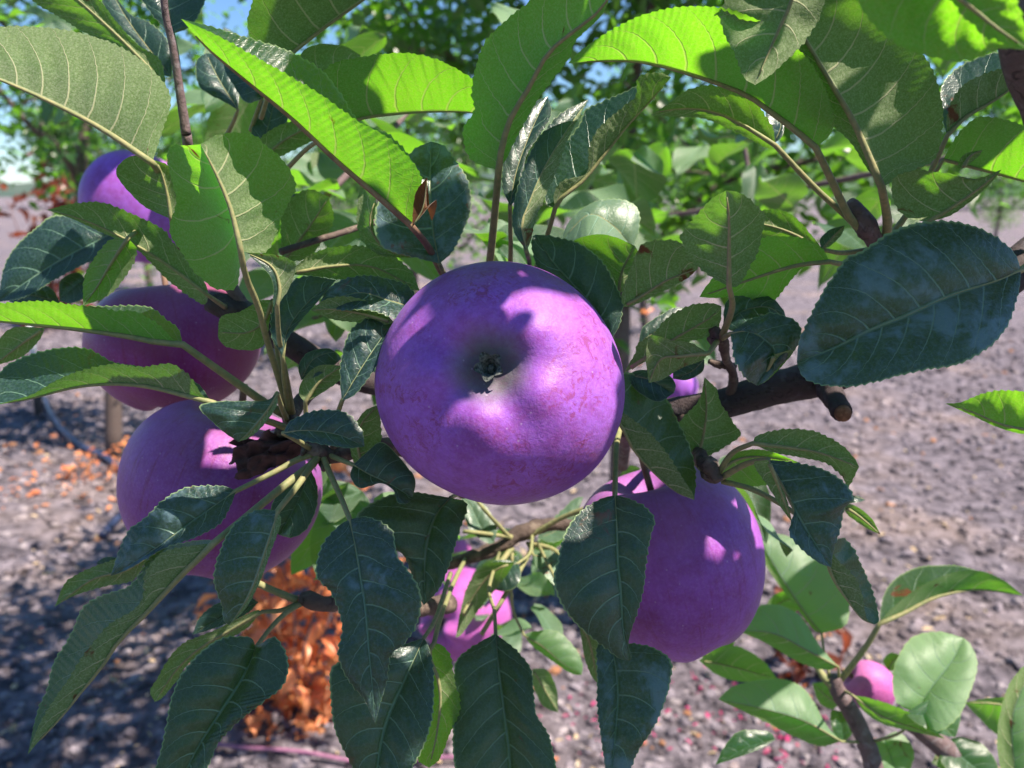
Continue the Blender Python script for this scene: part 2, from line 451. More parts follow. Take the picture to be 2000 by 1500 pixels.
def frames(N, up_bias=.9, down=.35):
    """random leaf frames: rows axis(X), side(Y), normal(Z)"""
    a = rng.random(N) * 2 * math.pi
    X = np.stack([np.cos(a), np.sin(a), -down + .75 * rng.standard_normal(N) * .6], 1); X /= np.linalg.norm(X, axis=1)[:, None]
    Z = np.stack([.5 * rng.standard_normal(N), .5 * rng.standard_normal(N), np.full(N, up_bias)], 1)
    Z -= X * (Z * X).sum(1)[:, None]; Z /= np.linalg.norm(Z, axis=1)[:, None]
    return X, np.cross(Z, X), Z

def joined_leaves(P, size, mat, name, up=.9, down=.35):
    """many small creased leaves in one mesh"""
    N = len(P); X, Y, Z = frames(N, up, down)
    base = np.array([(0, 0, 0), (.35, .24, .07), (.38, 0, -.01), (.35, -.24, .07), (.75, .17, .0), (.75, -.17, .0), (1, 0, -.14)])
    Fq = np.array([(0, 2, 1), (0, 3, 2), (1, 2, 4), (2, 3, 5), (2, 6, 4), (2, 5, 6)])
    s = np.broadcast_to(np.asarray(size), (N,))[:, None, None]
    V = (base[None, :, 0:1] * X[:, None] + base[None, :, 1:2] * Y[:, None] + base[None, :, 2:3] * Z[:, None]) * s + np.asarray(P)[:, None]
    Fc = (Fq[None] + (np.arange(N) * 7)[:, None, None]).reshape(-1, 3)
    return mesh(name, V.reshape(-1, 3), Fc, mat, True)

def limb_path(a, b, n, wob):
    t = np.linspace(0, 1, n)[:, None]; P = np.asarray(a) * (1 - t) + np.asarray(b) * t
    P[1:-1] += rng.standard_normal((n - 2, 3)) * wob
    return curve(P, n * 3)

def tree_wood(h, crown_r, base_h, nl, r0):
    """trunk and limbs of a young orchard tree; returns verts, tris and limb points"""
    Vs, Fs, k, tipsP = [], [], 0, []
    tp = limb_path((0, 0, -.05), (rng.normal() * .08, rng.normal() * .08, h * .8), 5, .04)
    V, T = tube_tri(tp, np.linspace(r0, r0 * .3, len(tp)), 8, .08); trunk = (V, T)
    for i in range(nl):
        z = base_h + (h * .8 - base_h) * (i + .5) / nl; j = int(z / (h * .8) * (len(tp) - 1)); a = i * 2.4 + rng.normal() * .4
        L = crown_r * (1.05 - .45 * i / nl)
        e = tp[j] + np.array([math.cos(a) * L, math.sin(a) * L, L * (.35 + .5 * rng.random())])
        lp = limb_path(tp[j], e, 5, L * .06)
        V, T = tube_tri(lp, np.linspace(r0 * .42, r0 * .1, len(lp)), 6); Vs.append(V); Fs.append(T + k); k += len(V)
        tipsP.append(lp)
        for q in range(3):
            s0 = lp[int(len(lp) * (.35 + .2 * q))]
            e2 = s0 + np.array([rng.normal() * .5, rng.normal() * .5, .3 + .5 * rng.random()]) * L * .55
            l2 = limb_path(s0, e2, 4, L * .04); V, T = tube_tri(l2, np.linspace(r0 * .16, r0 * .05, len(l2)), 5)
            Vs.append(V); Fs.append(T + k); k += len(V); tipsP.append(l2)
    return trunk, (np.vstack(Vs), np.vstack(Fs)), tipsP

def crown_points(tips, n, spread):
    P = np.vstack(tips); idx = rng.integers(0, len(P), n)
    return P[idx] + rng.standard_normal((n, 3)) * spread

def orchard_tree(name, label, cat, loc, h, cr, bh, nleaf, size, group=None, mat=None, r0=.05, spread=.12, up=.9):
    root = thing(name, label, cat, loc, group)
    (tv, tf), (bv, bf), tips = tree_wood(h, cr, bh, 7, r0)
    link('trunk', mesh('trunk', tv, tf, M_TRUNK), root)
    link('limbs', mesh('limbs', bv, bf, M_TRUNK), root)
    P = crown_points(tips, nleaf, spread)
    link('crown', joined_leaves(P, size * (.7 + .6 * rng.random(nleaf)), mat or M_FAR, 'crown', up), root, kind='stuff')
    return root, tips

def copy_tree(root, loc, rz, s, label):
    r = root.copy(); C.objects.link(r); r.location = loc; r.rotation_euler = (0, 0, rz); r.scale = (s, s, s * (0.94 + .12 * random.random())); r['label'] = label
    for ch in list(root.children):
        c = ch.copy(); C.objects.link(c); c.parent = r
    return r

# neighbour in the row, right behind the branch: its near leaves are parts of their own
nb, nb_tips = orchard_tree('apple_tree', 'leafy apple tree close behind the branch with the big central apple', 'tree', (.32, 2.6, 0), 3.6, 1.05, 1.1, 11500, .062, spread=.13, r0=.035)
bv, bf, batt = blade(7, 3, 1.0, .52, .16, .3)
M8 = [mesh('leaf', bv, bf, M_FAR, True, batt)]
bv, bf, batt = blade(7, 3, 1.0, .44, .30, .5, .05)
M8.append(mesh('leaf', bv, bf, M_FAR, True, batt))
def put_leaf(me, parent, p, size, X=None, Y=None, Z=None, name='leaf', ploc=(0, 0, 0)):
    if X is None:
        X, Y, Z = (a[0] for a in frames(1))
    o = bpy.data.objects.new(name, me); C.objects.link(o)
    m = Matrix(((X[0], Y[0], Z[0]), (X[1], Y[1], Z[1]), (X[2], Y[2], Z[2]))).to_4x4()
    o.matrix_local = Matrix.Translation(Vector(p) - Vector(ploc)) @ m @ Matrix.Scale(size, 4)
    o.parent = parent
    return o
cp = crown_points(nb_tips, 900, .13)
cp = cp[np.argsort(cp[:, 1])][:240]
for p in cp: put_leaf(random.choice(M8), nb, p, .055 + .03 * random.random())

# rows of orchard trees farther off
proto1, _ = orchard_tree('apple_tree', 'young apple tree at the left edge of the orchard row', 'tree', (-2.15, 4.5, 0), 3.4, .85, 1.0, 5200, .06, 'apple trees in the rows behind', spread=.15)
proto2, _ = orchard_tree('apple_tree', 'apple tree standing second from the left in the row behind', 'tree', (-.75, 7.2, 0), 3.0, .8, .8, 3600, .065, 'apple trees in the rows behind', spread=.16)
spots = [(1.35, 8.6, 1, 'apple tree in the row seen just right of the central leaves'),
         (-5.2, 12.5, 1, 'small apple tree far left beyond the bare alley'),
         (-1.9, 13.5, .95, 'apple tree behind the left purple apple, beyond the first row'),
         (-3.6, 17, 1, 'apple tree in a far row at left, over the dry red leaves'),
         (3.1, 14.5, 1, 'apple tree behind the small oval leaf at right centre'),
         (5.0, 19, 1.0, 'apple tree in a far row behind the right leaf stalks'),
         (7.0, 22, 1.05, 'apple tree in the far row left of the lone dark trunk'),
         (.6, 16, 1, 'apple tree deep in the orchard behind the centre'),
         (9.6, 17.5, .9, 'round apple tree with a dark trunk at the right edge of the alley'),
         (-7.5, 21, 1.1, 'apple tree at the far left end of the back row'),
         (2.4, 24, 1.1, 'farthest apple tree seen through the centre gap'),
         (10.5, 29, 1.1, 'distant apple tree above the pink ground at right'),
         (14.5, 30, 1.1, 'distant apple tree at the right frame edge'),
         (-11, 31, 1.2, 'hazy apple tree far away at the left frame edge'),
         (6.4, 34, 1.2, 'hazy apple tree in the last row at right centre')]
for i, (x, y, s, lab) in enumerate(spots):
    copy_tree(proto1 if i % 2 else proto2, (x, y, 0), i * 1.7, s, lab)

for i, (x, y, s, lab) in enumerate([(-3.1, -2.3, 1.1, 'unseen apple tree added behind the camera to cut fill light, far left'), (-1.1, -2.5, 1.15, 'unseen apple tree added behind the camera to cut fill light, left of the middle'),
                                    (.9, -2.4, 1.1, 'unseen apple tree added behind the camera to cut fill light, right of the middle'), (2.9, -2.6, 1.15, 'unseen apple tree added behind the camera to cut fill light, far right')]):
    copy_tree(proto1 if i % 2 else proto2, (x, y, 0), i * 2.1 + 1, s, lab)  # unseen row added to block sky fill and ground bounce
# windbreak of big trees on the horizon
bigp, _ = orchard_tree('windbreak_tree', 'tall dark windbreak tree on the horizon at far left', 'tree', (-46, 92, 0), 11, 4.6, 2.0, 5200, .55, 'windbreak trees on the horizon', M_FARB, r0=.35, spread=1.1)
for i, (x, y, s, lab) in enumerate([(-34, 100, .8, 'low round windbreak tree on the horizon at left'),
                                    (-20, 110, .9, 'windbreak tree on the horizon left of the apples'),
                                    (-6, 105, .9, 'windbreak tree behind the middle of the orchard'),
                                    (9, 98, .85, 'windbreak tree behind the centre right foliage'),
                                    (25, 104, .85, 'windbreak tree on the horizon behind the right leaf stalks'),
                                    (38, 88, .95, 'bluish windbreak tree on the horizon at right'),
                                    (47, 80, 1.25, 'tallest windbreak tree beside the thick branch at top right'),
                                    (60, 96, 1.1, 'windbreak tree at the far right end of the horizon')]):
    copy_tree(bigp, (x, y, 0), i * 1.3, s, lab)
# distant rise
hx = np.linspace(-900, 900, 90); hv = []
for k, (yy, sc_) in enumerate([(420, 0), (560, .6), (700, 1), (900, .7), (1100, 0)]):
    for x in hx: hv.append((x, yy, sc_ * (26 + 16 * math.sin(x * .006 + 1) + 7 * math.sin(x * .021)) - .3))
hf = [(r * 90 + c, r * 90 + c + 1, (r + 1) * 90 + c + 1, (r + 1) * 90 + c) for r in range(4) for c in range(89)]
link('hills', mesh('hills', hv, hf, make_plain('wooded_hill', (.05, .085, .075), (.10, .13, .10), .9, .08, .1, .5)), kind='structure')

# ------------------------------------------------------------------ things on the ground
M_HOSE = make_plain('blue_black_hose', (.02, .03, .07), (.05, .06, .13), .35, 60, .5)
M_HOSEP = make_plain('pink_hose', (.22, .09, .17), (.34, .15, .24), .5, 60, .4)
M_PIPE = make_plain('white_stake', (.55, .56, .60), (.75, .75, .78), .5, 30, .4)
M_WOODD = make_plain('dark_stake_foot', (.05, .045, .05), (.12, .10, .10), .8, 30, .2)
def hose(name, px, r, mat, label, cat, lift=.012):
    P = [on_ground(*p) for p in px]; P = [(x, y, z + lift + r) for x, y, z in P]
    V, T = tube_tri(curve(P, 40), r, 10)
    tag(link(name, mesh(name, V, T, mat)), label, cat)
hose('irrigation_hose', [(88, 785), (112, 838), (160, 880), (215, 905), (262, 960), (200, 1040)], .017, M_HOSE, 'dark blue irrigation hose curving over the soil beside the white stake', 'hose')
hose('drip_hose', [(390, 1452), (470, 1478), (590, 1492), (730, 1496), (900, 1490), (1010, 1500)], .0055, M_HOSEP, 'thin pink drip hose lying on the soil at the bottom edge', 'hose', .018)
bx, by, bz = on_ground(78, 822)
stake = thing('stake', 'short white irrigation stake with a dark foot at left', 'stake', (bx, by, bz))
V, T = tube_tri([(0, 0, -.05), (0, 0, .2), (.005, 0, .26)], [.026, .026, .024], 12); link('foot', mesh('foot', V, T, M_WOODD), stake)
V, T = tube_tri([(.005, 0, .262), (.01, 0, .45), (.01, 0, .60)], [.019, .019, .018], 12); link('pipe', mesh('pipe', V, T, M_PIPE), stake)
bx, by, bz = on_ground(60, 500)
V, T = tube_tri([(0, 0, -.1), (-.25, .1, .5), (-.5, .2, 1.25)], [.022, .02, .018], 8)
tag(link('leaning_stake', mesh('leaning_stake', V, T, M_TWIG), None, (bx, by, bz)), 'thin grey stake leaning left in the far bare alley', 'stake')

def dry_plant(px, py, h, r, n, name, label, mat, s0=.035):
    x, y, z = on_ground(px, py); root = thing(name, label, 'plant', (x, y, z))
    V0, F0, k = [], [], 0; pool = []
    for i in range(7):
        a = i * 2.4; e = (math.cos(a) * r * .8, math.sin(a) * r * .6, h * (.75 + .3 * random.random()))
        lp = limb_path((0, 0, -.02), e, 4, .02); V, T = tube_tri(lp, np.linspace(.005, .002, len(lp)), 5)
        V0.append(V); F0.append(T + k); k += len(V); pool.append(lp)
    link('stems', mesh('stems', np.vstack(V0), np.vstack(F0), M_TWIG), root)
    P = crown_points(pool, n, r * .36); P[:, 2] = np.abs(P[:, 2]) + .01
    bv, bf, ba = blade(4, 2, 1, .62, .5, .9, .12); me = mesh('leaf', bv, bf, mat, True, ba)
    bv, bf, ba = blade(4, 2, 1, .5, -.3, .5, .2); me2 = mesh('leaf', bv, bf, mat, True, ba)
    for p in P: put_leaf(random.choice((me, me2)), root, p, s0 * (.6 + .8 * random.random()))
dry_plant(582, 1400, .66, .21, 290, 'dry_plant', 'dead plant covered in orange dry leaves beneath the hanging apples', M_DRY, .068)
dry_plant(180, 935, .12, .26, 70, 'dry_weed', 'low patch of orange withered weed on the soil at left', M_DRY)
dry_plant(128, 640, 1.85, .42, 150, 'withered_shoot', 'reddish brown withered shoot behind the upper left purple apple', M_DRYDARK, .17)
dry_plant(1300, 760, .62, .16, 60, 'withered_weed', 'withered rust red weed seen behind the small spur right of centre', M_DRY, .05)
dry_plant(1560, 1330, .34, .10, 26, 'brown_weed', 'dark brown dead leaves behind the lower right shoot', M_DRYDARK, .07)

def litter(n, x0, x1, y0, y1, size, mat, name):
    P = []
    for _ in range(n):
        x, y, z = on_ground(random.uniform(x0, x1), random.uniform(y0, y1)); P.append((x, y, z + .012))
    link(name, joined_leaves(np.array(P), size * (.5 + rng.random(n)), mat, name, 1.4, 0), kind='stuff')
M_PINK = make_far_leaf_material('pink_petal', (.34, .04, .12), (.42, .10, .2), (.6, .1, .24))
litter(150, 0, 500, 850, 1000, .035, M_DRY, 'dry_leaf_litter')
litter(110, 1040, 1460, 1290, 1470, .017, M_PINK, 'pink_petals')
litter(50, 1500, 1650, 1400, 1500, .02, M_PINK, 'pink_petals')
litter(70, 0, 2000, 560, 1500, .022, M_DRY, 'scattered_dry_leaves')
M_STRAW = make_far_leaf_material('straw_leaf', (.42, .31, .2), (.5, .4, .3), (.5, .4, .2))
litter(700, 0, 2000, 520, 1500, .028, M_STRAW, 'scattered_straw')

# ------------------------------------------------------------------ the fruiting tree in front
TREE = np.array([.46, .50, 0.0])
tree = thing('apple_tree', 'near apple tree whose leafy fruiting branch fills the picture', 'tree', tuple(TREE))

def rel(p, o=TREE): return tuple(np.asarray(p) - np.asarray(o))

def branch(name, spec, mat, sides=14, rough=.1, parent=None, n=None):
    """spec: px,py,depth cm,radius px ..."""
    S = pts(spec); Q = curve(S, n or max(12, len(S) * 7))
    P = Wn(Q[:, :2], Q[:, 2] / 100); R = Q[:, 3] * Q[:, 2] / 100 / F
    o = P[0]; V, T = tube_tri(P - o, R, sides, rough)
    return link(name, mesh(name, V, T, mat), parent or tree, rel(o))

def leaf(d, fl, M, E1, E2, st='', p=.25, b=0., lt=0., k=(.6, .6), dm=None, kf=.35, r=1.0, red=False, quilt=1.0, fold=.22, parent=None, po=None, T=None):
    """one traced leaf. d depth cm of its middle; fl U/L = which side of each half faces us; M midrib base->tip, E edges (pixels);
    st stalk pixels from the base on, 'x,y ... x,y,depthcm'"""
    if T is None: T = {'U': .25, 'L': .55, 'LU': .42, 'UL': .35}[fl]  # shade and glow put into translucency: low for shaded leaves, high for glowing
    if b == 0: b = float(rng.random()) * .22
    d /= 100.; M = pts(M); fl = fl if len(fl) == 2 else fl * 2
    E1 = pts(E1)
    if isinstance(E2, (int, float)):
        m = curve(M, len(E1) + 1)[1:-1]; E2 = m + E2 * (E1 - m); fl = fl[0] + ('U' if fl[0] == 'L' else 'L')
    else: E2 = pts(E2)
    length = np.linalg.norm(np.diff(M, axis=0), axis=1).sum()
    n = int(min(150, max(28, length / 3.6))); nc = 7
    mid = curve(M, n); u = np.linspace(0, 1, n + 1)
    s0 = 1 if fl[0] == 'U' else -1
    if dm is None: dm = -kf * s0 * (M[-1, 1] - M[0, 1]) * d / F * 100
    folded = fl[0] != fl[1]
    if folded:
        e_a = curve(E1, 8).mean(0) - curve(M, 8).mean(0); e_b = curve(E2, 8).mean(0) - curve(M, 8).mean(0)
        folded = float(e_a @ e_b) > 0
    if folded: fold = -.30
    dmid = d + dm / 100 * (u - .5)
    arch = length * d / F * .05; dmid = dmid + s0 * arch * (4 * (u - .5) ** 2 - .5)
    V, att_v, att_a, Fc = [], [], [], []
    nl = max(5, min(9, length / 48)); base_i = 0; seed = rng.random() * 50
    for h, (E, f, kk) in enumerate(((E1, fl[0], k[0]), (E2, fl[1], k[1]))):
        s = 1 if f == 'U' else -1
        ed = curve(np.vstack([M[:1], E, M[-1:]]), n)
        out = ed - mid; wd = np.linalg.norm(out, axis=1); od = out / (wd[:, None] + 1e-6)
        L = np.concatenate([[0], np.cumsum(np.linalg.norm(np.diff(ed, axis=0), axis=1))])
        pitch = 2.6 * .001 * F / d if length > 150 else length / 22
        ph = L / pitch; saw = (ph % 1) ** 1.3
        amp = pitch * .26 * np.clip(u * 8, 0, 1) * np.clip((1 - u) * 12, 0, 1) * np.clip(wd / (pitch * 2.5), 0, 1) * (.75 + .5 * np.sin(ph // 1 * 2.7) ** 2)
        tg = np.gradient(ed, axis=0); tg /= np.linalg.norm(tg, axis=1)[:, None] + 1e-6
        nr = np.stack([-tg[:, 1], tg[:, 0]], 1); sg = np.sign((nr * od).sum(1)); sg[sg == 0] = 1; sgm = np.sign(np.median(sg[wd > 3])) if (wd > 3).any() else 1
        de = dmid - s * kk * (ed[:, 1] - mid[:, 1]) * d / F - s * fold * wd * d / F
        ed = ed + nr * sgm * (amp * (saw - .45))[:, None]
        for j in range(nc + 1):
            t = j / nc
            P2 = mid + (ed - mid) * t
            D = dmid + (de - dmid) * t
            D = D - s * (-.08 if folded else .10) * wd * d / F * math.sin(math.pi * t)
            ph2 = nl * (u - .20 * t ** 1.3) + (.5 if h else 0)
            q = np.sin(math.pi * ph2) ** 2 * math.sin(math.pi * min(1, t * 1.05)) * np.sin(math.pi * u) ** .5
            D = D - s * quilt * .0009 * q * np.clip(wd * d / F / .015, 0, 1)
            wv = noise3(np.stack([u * 5 + seed, np.full(n + 1, t * 1.2), np.full(n + 1, h * 7.)], 1), 4)
            D = D + wv * .0022 * t * np.clip(wd * d / F / .02, 0, 1)
            V.append(Wn(P2, D)); att_v.append(ph2); att_a.append(np.full(n + 1, t * (1 if h else -1)))
        # winding so that the flagged side faces the camera
        cross = np.median(tg[:, 0] * out[:, 1] - tg[:, 1] * out[:, 0])
        g = base_i + np.arange(nc)[:, None] * (n + 1) + np.arange(n)[None]
        g = g.ravel(); q4 = np.stack([g, g + 1, g + n + 2, g + n + 1], 1)
        if (cross > 0) == (f == 'U'): q4 = q4[:, ::-1]
        Fc.append(q4); base_i += (nc + 1) * (n + 1)
    V = np.vstack(V); o = Wn(M[:1], [dmid[0]])[0]
    me = mesh('leaf', V - o, np.vstack(Fc), M_LEAF, True, dict(vein=np.concatenate(att_v), across=np.concatenate(att_a)))
    par = parent or tree; orig = TREE if po is None else po
    ob = link('leaf', me, par, rel(o, orig)); ob.color = (p, b, lt, T)
    # stalk and midrib, one tapering tube
    rr = r * .00085
    md = curve(M, 14)[1:-1]; um = np.linspace(0, 1, 15)[1:-1]
    mD = np.interp(um, u, dmid) + s0 * rr * np.linspace(.75, .2, 13)
    path = Wn(md, mD)[::-1]; rad = (rr * np.linspace(.85, .22, 13))[::-1]
    if st:
        S = [[float(v) for v in q.split(',')] for q in st.split()]; dl = S[-1][2] / 100 if len(S[-1]) > 2 else d
        sp = np.array([M[0]] + [q[:2] for q in S]); sp = curve(sp, 10)
        D = np.linspace(dmid[0] + s0 * rr * .5, dl, 11); st_p = Wn(sp, D)
        path = np.vstack([path, st_p]); rad = np.concatenate([rad, rr * np.linspace(.9, 1.25, 11)])
    V, T = tube_tri(path - o, rad, 8)
    link('leaf_stalk', mesh('leaf_stalk', V, T, M_STALKR if red else M_STALK), ob)
    return ob

# main limb, trunk at the right outside the frame, twigs and spurs
tz = [(0, 0, -.1), (.01, 0, .5), (-.01, .01, 1.0), (.0, .0, 1.3), (.03, .02, 1.9), (.02, .02, 2.5)]
V, T = tube_tri(curve(np.array(tz) - np.array([0, 0, 0]), 40), np.linspace(.048, .022, 41), 16, .08)
link('trunk', mesh('trunk', V, T, M_TRUNK), tree)
branch('branch', '2480,330,50,90 2300,370,44,70 2150,430,38,52 2010,510,35,42 1900,590,34.5,40 1750,680,35,38 1600,738,35.5,37 1514,757,36,35 1420,785,36,30 1330,800,36.5,27 1200,830,38,25 1000,800,39,24 850,770,39,23 740,752,38,22 640,716,37,24 560,668,36.5,25 490,622,36.5,27 440,600,36.5,26 408,588,36.5,19', M_BARK, 16, .10)
branch('branch_stub', '1612,742,35,23 1622,765,34.4,24 1634,788,33.6,22 1646,806,33,20', M_BARK, 14, .14)
branch('cut_face', '1645,805,33.02,17 1648,810,32.75,15', M_CUT, 14, .06)
branch('branch', '2350,420,44,60 2200,330,30,52 2080,260,24,50 2010,120,22,46 1990,20,21.5,44 1960,-90,22,42 1900,-260,25,40', M_TRUNK, 14, .08)
branch('twig', '1770,690,35,16 1745,600,34,15 1728,520,33,15 1704,462,32,17 1686,430,31.5,19 1668,402,31.3,13', M_TWIG, 12, .12)
branch('spur', '1706,470,32,14 1688,440,31.6,22 1672,408,31.4,17 1660,392,31.3,8', M_TWIG, 12, .2)
branch('twig', '1420,790,36,12 1432,735,35,9 1418,700,33,8 1412,668,31.5,11 1402,650,31,8', M_SPUR, 10, .25)
branch('spur', '1434,716,34.6,7 1405,712,34,8 1385,706,33.8,5', M_SPUR, 8, .3)
branch('spur', '1390,668,31.4,12 1400,655,31.2,14 1392,640,31,7', M_SPUR, 10, .35)
branch('twig', '1330,805,36.5,12 1350,850,35,12 1370,895,33,15 1385,925,32,16 1400,935,32,10', M_SPUR, 10, .25)
branch('spur', '1368,900,32.6,12 1388,915,31.8,18 1402,940,31.5,10', M_SPUR, 10, .35)
branch('spur', '640,718,37,16 600,770,35,15 566,815,33.4,16 590,850,33,15 625,880,32,19 660,890,32,15 740,870,34,16 850,900,38,18 905,960,42,14', M_SPUR, 12, .25)
branch('spur', '540,845,33,9 575,850,32.8,10 600,868,32.4,12 620,882,31.6,17 640,890,31.6,9', M_SPUR, 12, .35)
for s_ in ('596,872,31.8,7 590,888,31.2,4', '628,905,31.6,7 632,918,31.0,4', '650,872,31.6,8 668,864,31.2,4', '606,858,32,6 596,846,31.6,4', '640,866,31.6,6 650,850,31,3'):
    branch('bud', s_, M_SPUR, 8, .3, n=5)
branch('twig', '880,1180,46,18 760,1190,40,20 690,1172,35,17 640,1180,33.5,15 606,1172,33,17 588,1168,33,12', M_SPUR, 12, .18)
branch('twig', '580,1172,33,7.5 540,1156,32.7,7 505,1140,32.4,7', M_STALK, 8, .05)
branch('twig', '1330,812,37,9 1290,900,43,9 1230,980,47,8 1150,1025,49,9 1080,1024,50,13 1020,1040,50,15 985,1062,50,14 930,1085,50,13 860,1106,50,12 780,1130,50,11', M_SPUR, 10, .25)
branch('twig', '1200,830,38,15 1220,860,42,12 1216,910,46,12', M_TWIG, 8, .1)
branch('twig', '364,262,33,10 350,170,32.5,8.5 337,90,32,7.5 322,20,31.5,7 318,-60,31,7', M_TWIG, 10, .05)
branch('twig', '480,608,36.5,14 430,520,36,12 385,400,35,12 364,262,33,10', M_TWIG, 10, .08)
branch('twig', '548,492,35,7 610,472,36,6.5 675,452,37,6 760,425,40,6', M_SPUR, 8, .08)
branch('twig', '1030,800,38,18 990,700,37,14 962,600,36,13 935,560,35.5,12 900,545,35,10', M_TWIG, 10, .08)

# --- leaves, upper left
leaf(29, 'L', '297,318 202,254 108,204 0,156 -110,118', '319,252 334,196 311,150 245,97 158,64 72,52 0,53 -70,75', .35, '330,360,33', T=1.0, k=(-.9, .5), kf=.2, r=1.5, p=.1, quilt=2.0)
leaf(34, 'L', '322,168 270,110 200,42 130,-18 50,-70', '322,150 310,113 270,88 230,45 194,0 140,-50', '300,145 240,102 162,62 110,30 61,0 40,-40', b=.1)
leaf(38, 'U', '335,150 290,95 250,40 212,-24', '335,105 322,70 290,42 258,30 232,2', '308,140 268,85 225,45 198,0', k=(.8, .8), p=.1)
leaf(34.5, 'U', '338,66 325,0 318,-90', '312,46 282,8 262,-45', '375,50 398,8 412,-50', '346,110 352,170,34')
leaf(27, 'LU', '802,440 757,400 660,317 570,232 480,158 400,90 354,37', '822,396 822,344 797,306 754,266 696,234 617,178 516,120 430,72',
     '812,332 760,262 703,238 667,184 624,133 552,94 480,72 415,52', '835,480 865,535,31 905,600,35.5', kf=.5, k=(.8, .5), r=1.5, red=True, p=.7, T=1.35)
leaf(27.2, 'L', '805,444 826,405 834,346', '806,418 812,376', '852,390 842,430', b=.95, quilt=.3, r=.4)
leaf(31, 'L', '556,124 574,101 640,50 710,0 790,-60', '505,100 484,60 488,20 520,-60 620,-110', .3, '530,170 510,230,35', p=.1)
leaf(31.5, 'L', '640,264 696,234 768,223 850,218 930,221 985,236', '600,190 640,130 700,112 790,103 858,118 919,151 960,190', .3, '600,290 560,330,36', k=(.9, .5), T=1.1)
leaf(35.5, 'L', '600,205 640,150 705,108', '582,140 592,100 625,86 672,90', '630,185 680,140')
leaf(35, 'L', '500,330 540,285 590,255 650,236', '500,280 545,245 600,232', '550,305 610,275 645,250', p=.1)
leaf(37, 'U', '508,300 520,260 532,215 545,170', '490,280 495,240 515,195', '545,285 560,245 562,200')
leaf(39, 'U', '465,215 430,160 402,104', '440,200 390,170 383,120', '466,180 450,140 425,108', '455,240 440,270,40', k=(.9, .9), p=.3)
leaf(36, 'U', '511,194 500,150 470,130 440,120', '480,200 455,165 438,135', '540,170 530,130 490,110', '500,225 490,255,37')
leaf(26.5, 'L', '470,490 466,470 450,407 428,353 407,310 392,282', '462,560 430,566 412,560 382,533 360,500 335,464 331,439 343,396 338,360 326,310 336,284 360,284',
     '505,495 530,480 552,420 577,370 572,342 550,310 518,282 493,263 450,259 415,268', '480,540 505,600 520,660 545,740 562,800,33', kf=.3, k=(.5, .2), fold=.85, r=1.3, quilt=2.2, p=.1, b=.1, T=1.2)
leaf(30.5, 'L', '334,428 328,385 318,345 306,314', '285,405 252,375 226,337 245,310 270,303 290,312', '345,400 342,360 330,325', '345,470 380,560,36', k=(.9, .5), b=.2)
leaf(32, 'L', '408,578 360,541 317,510 250,470 190,440 140,422 92,410', '402,556 385,530 342,479 317,447 266,421 202,396 144,397', '394,594 331,550 299,518 262,484 194,452 140,427', '440,600,36', b=.1, kf=.3)
leaf(40, 'U', '248,442 190,470 120,508 60,545 -5,590', '200,428 110,420 72,443 32,479 8,520', '242,500 185,508 110,545 50,580', '290,470 340,520,42', p=.35)
leaf(31, 'L', '250,465 217,515 190,560 162,598', '212,470 177,515 163,548', '268,490 252,530 215,575', '280,440,34', k=(-.3, -.3), quilt=.6, T=1.2)
leaf(41, 'U', '118,592 60,576 -5,570', '100,563 60,552 5,563', '90,600 40,600', p=.8)
leaf(40, 'U', '168,545 142,562 116,588', '150,532 118,548', '172,575 142,592')
leaf(34, 'L', '88,640 42,672 -15,716', '25,640 -5,670', '76,665 42,697')
leaf(30, 'LU', '357,673 300,667 266,660 180,647 72,635 0,628 -70,620', '338,662 306,631 263,608 223,607 198,600 144,595 90,588 0,592 -50,602',
     '353,655 347,640 324,622 300,603 272,596 220,597 150,598 0,603', '430,725 515,785 560,812,33', kf=.3, k=(.9, .6), r=1.6, p=.3, T=1.3)
leaf(29.5, 'LU', '414,786 360,772 288,755 216,750 144,757 58,779 -14,792', '394,770 378,745 360,725 331,710 281,716 216,711 151,726 108,744 58,772',
     '380,745 300,720 225,708 180,684 144,678 97,682 43,698 0,727', '470,806 545,830 580,848,33', k=(.8, .7), r=1.3, p=.35)
leaf(28.5, 'UL', '541,768 522,800 495,835 466,863', '520,782 475,783 430,784 388,793 415,824 442,848', '541,790 522,822 492,852', '548,790 560,820,33', p=.4, k=(.7, .4))
leaf(31.2, 'L', '532,585 515,628 480,650 426,648', '505,588 470,608 432,618', '520,662 500,683 450,680 428,664', '535,640 550,740 566,806,33', quilt=.7)
leaf(27.5, 'LU', '541,598 546,560 530,520 480,493', '566,560 577,516 540,498', '533,595 534,560 522,532', '545,660 560,740 572,806,33', quilt=.6)
leaf(30, 'U', '552,696 562,645 600,592 656,547', '530,655 534,600 563,556 599,539', '562,662 592,622 620,590', '556,750 566,806,33', p=.15)
leaf(31.5, 'L', '560,536 650,520 730,522 820,568', '610,495 670,480 740,486 800,525', '620,540 690,550 770,560', p=.1)
leaf(30, 'U', '822,606 760,588 700,572 622,596', '800,560 740,540 690,540 645,560', '780,622 720,606 660,606', p=.8, k=(.9, .9))
leaf(29.6, 'L', '770,630 710,613 650,604 606,606', '740,600 690,580 640,583', '740,636 700,630 650,624', quilt=.6)
leaf(29.4, 'U', '668,783 692,742 725,690 768,628', '664,742 668,690 688,640 725,620', '692,772 715,745 745,700 775,650', '660,806 640,860,33', p=.5)
leaf(31, 'U', '588,742 612,702 650,688 668,700', '583,715 600,690 640,680', '620,735 650,715')
leaf(30.5, 'L', '596,786 625,745 670,714', '583,768 592,740 622,714', '625,770 655,750 670,735', '600,830 615,870,32')
leaf(27.6, 'U', '553,846 600,841 660,849 712,872', '570,820 622,801 676,806 706,838', '575,856 620,866 680,875', '580,860 612,880,32', p=.5)
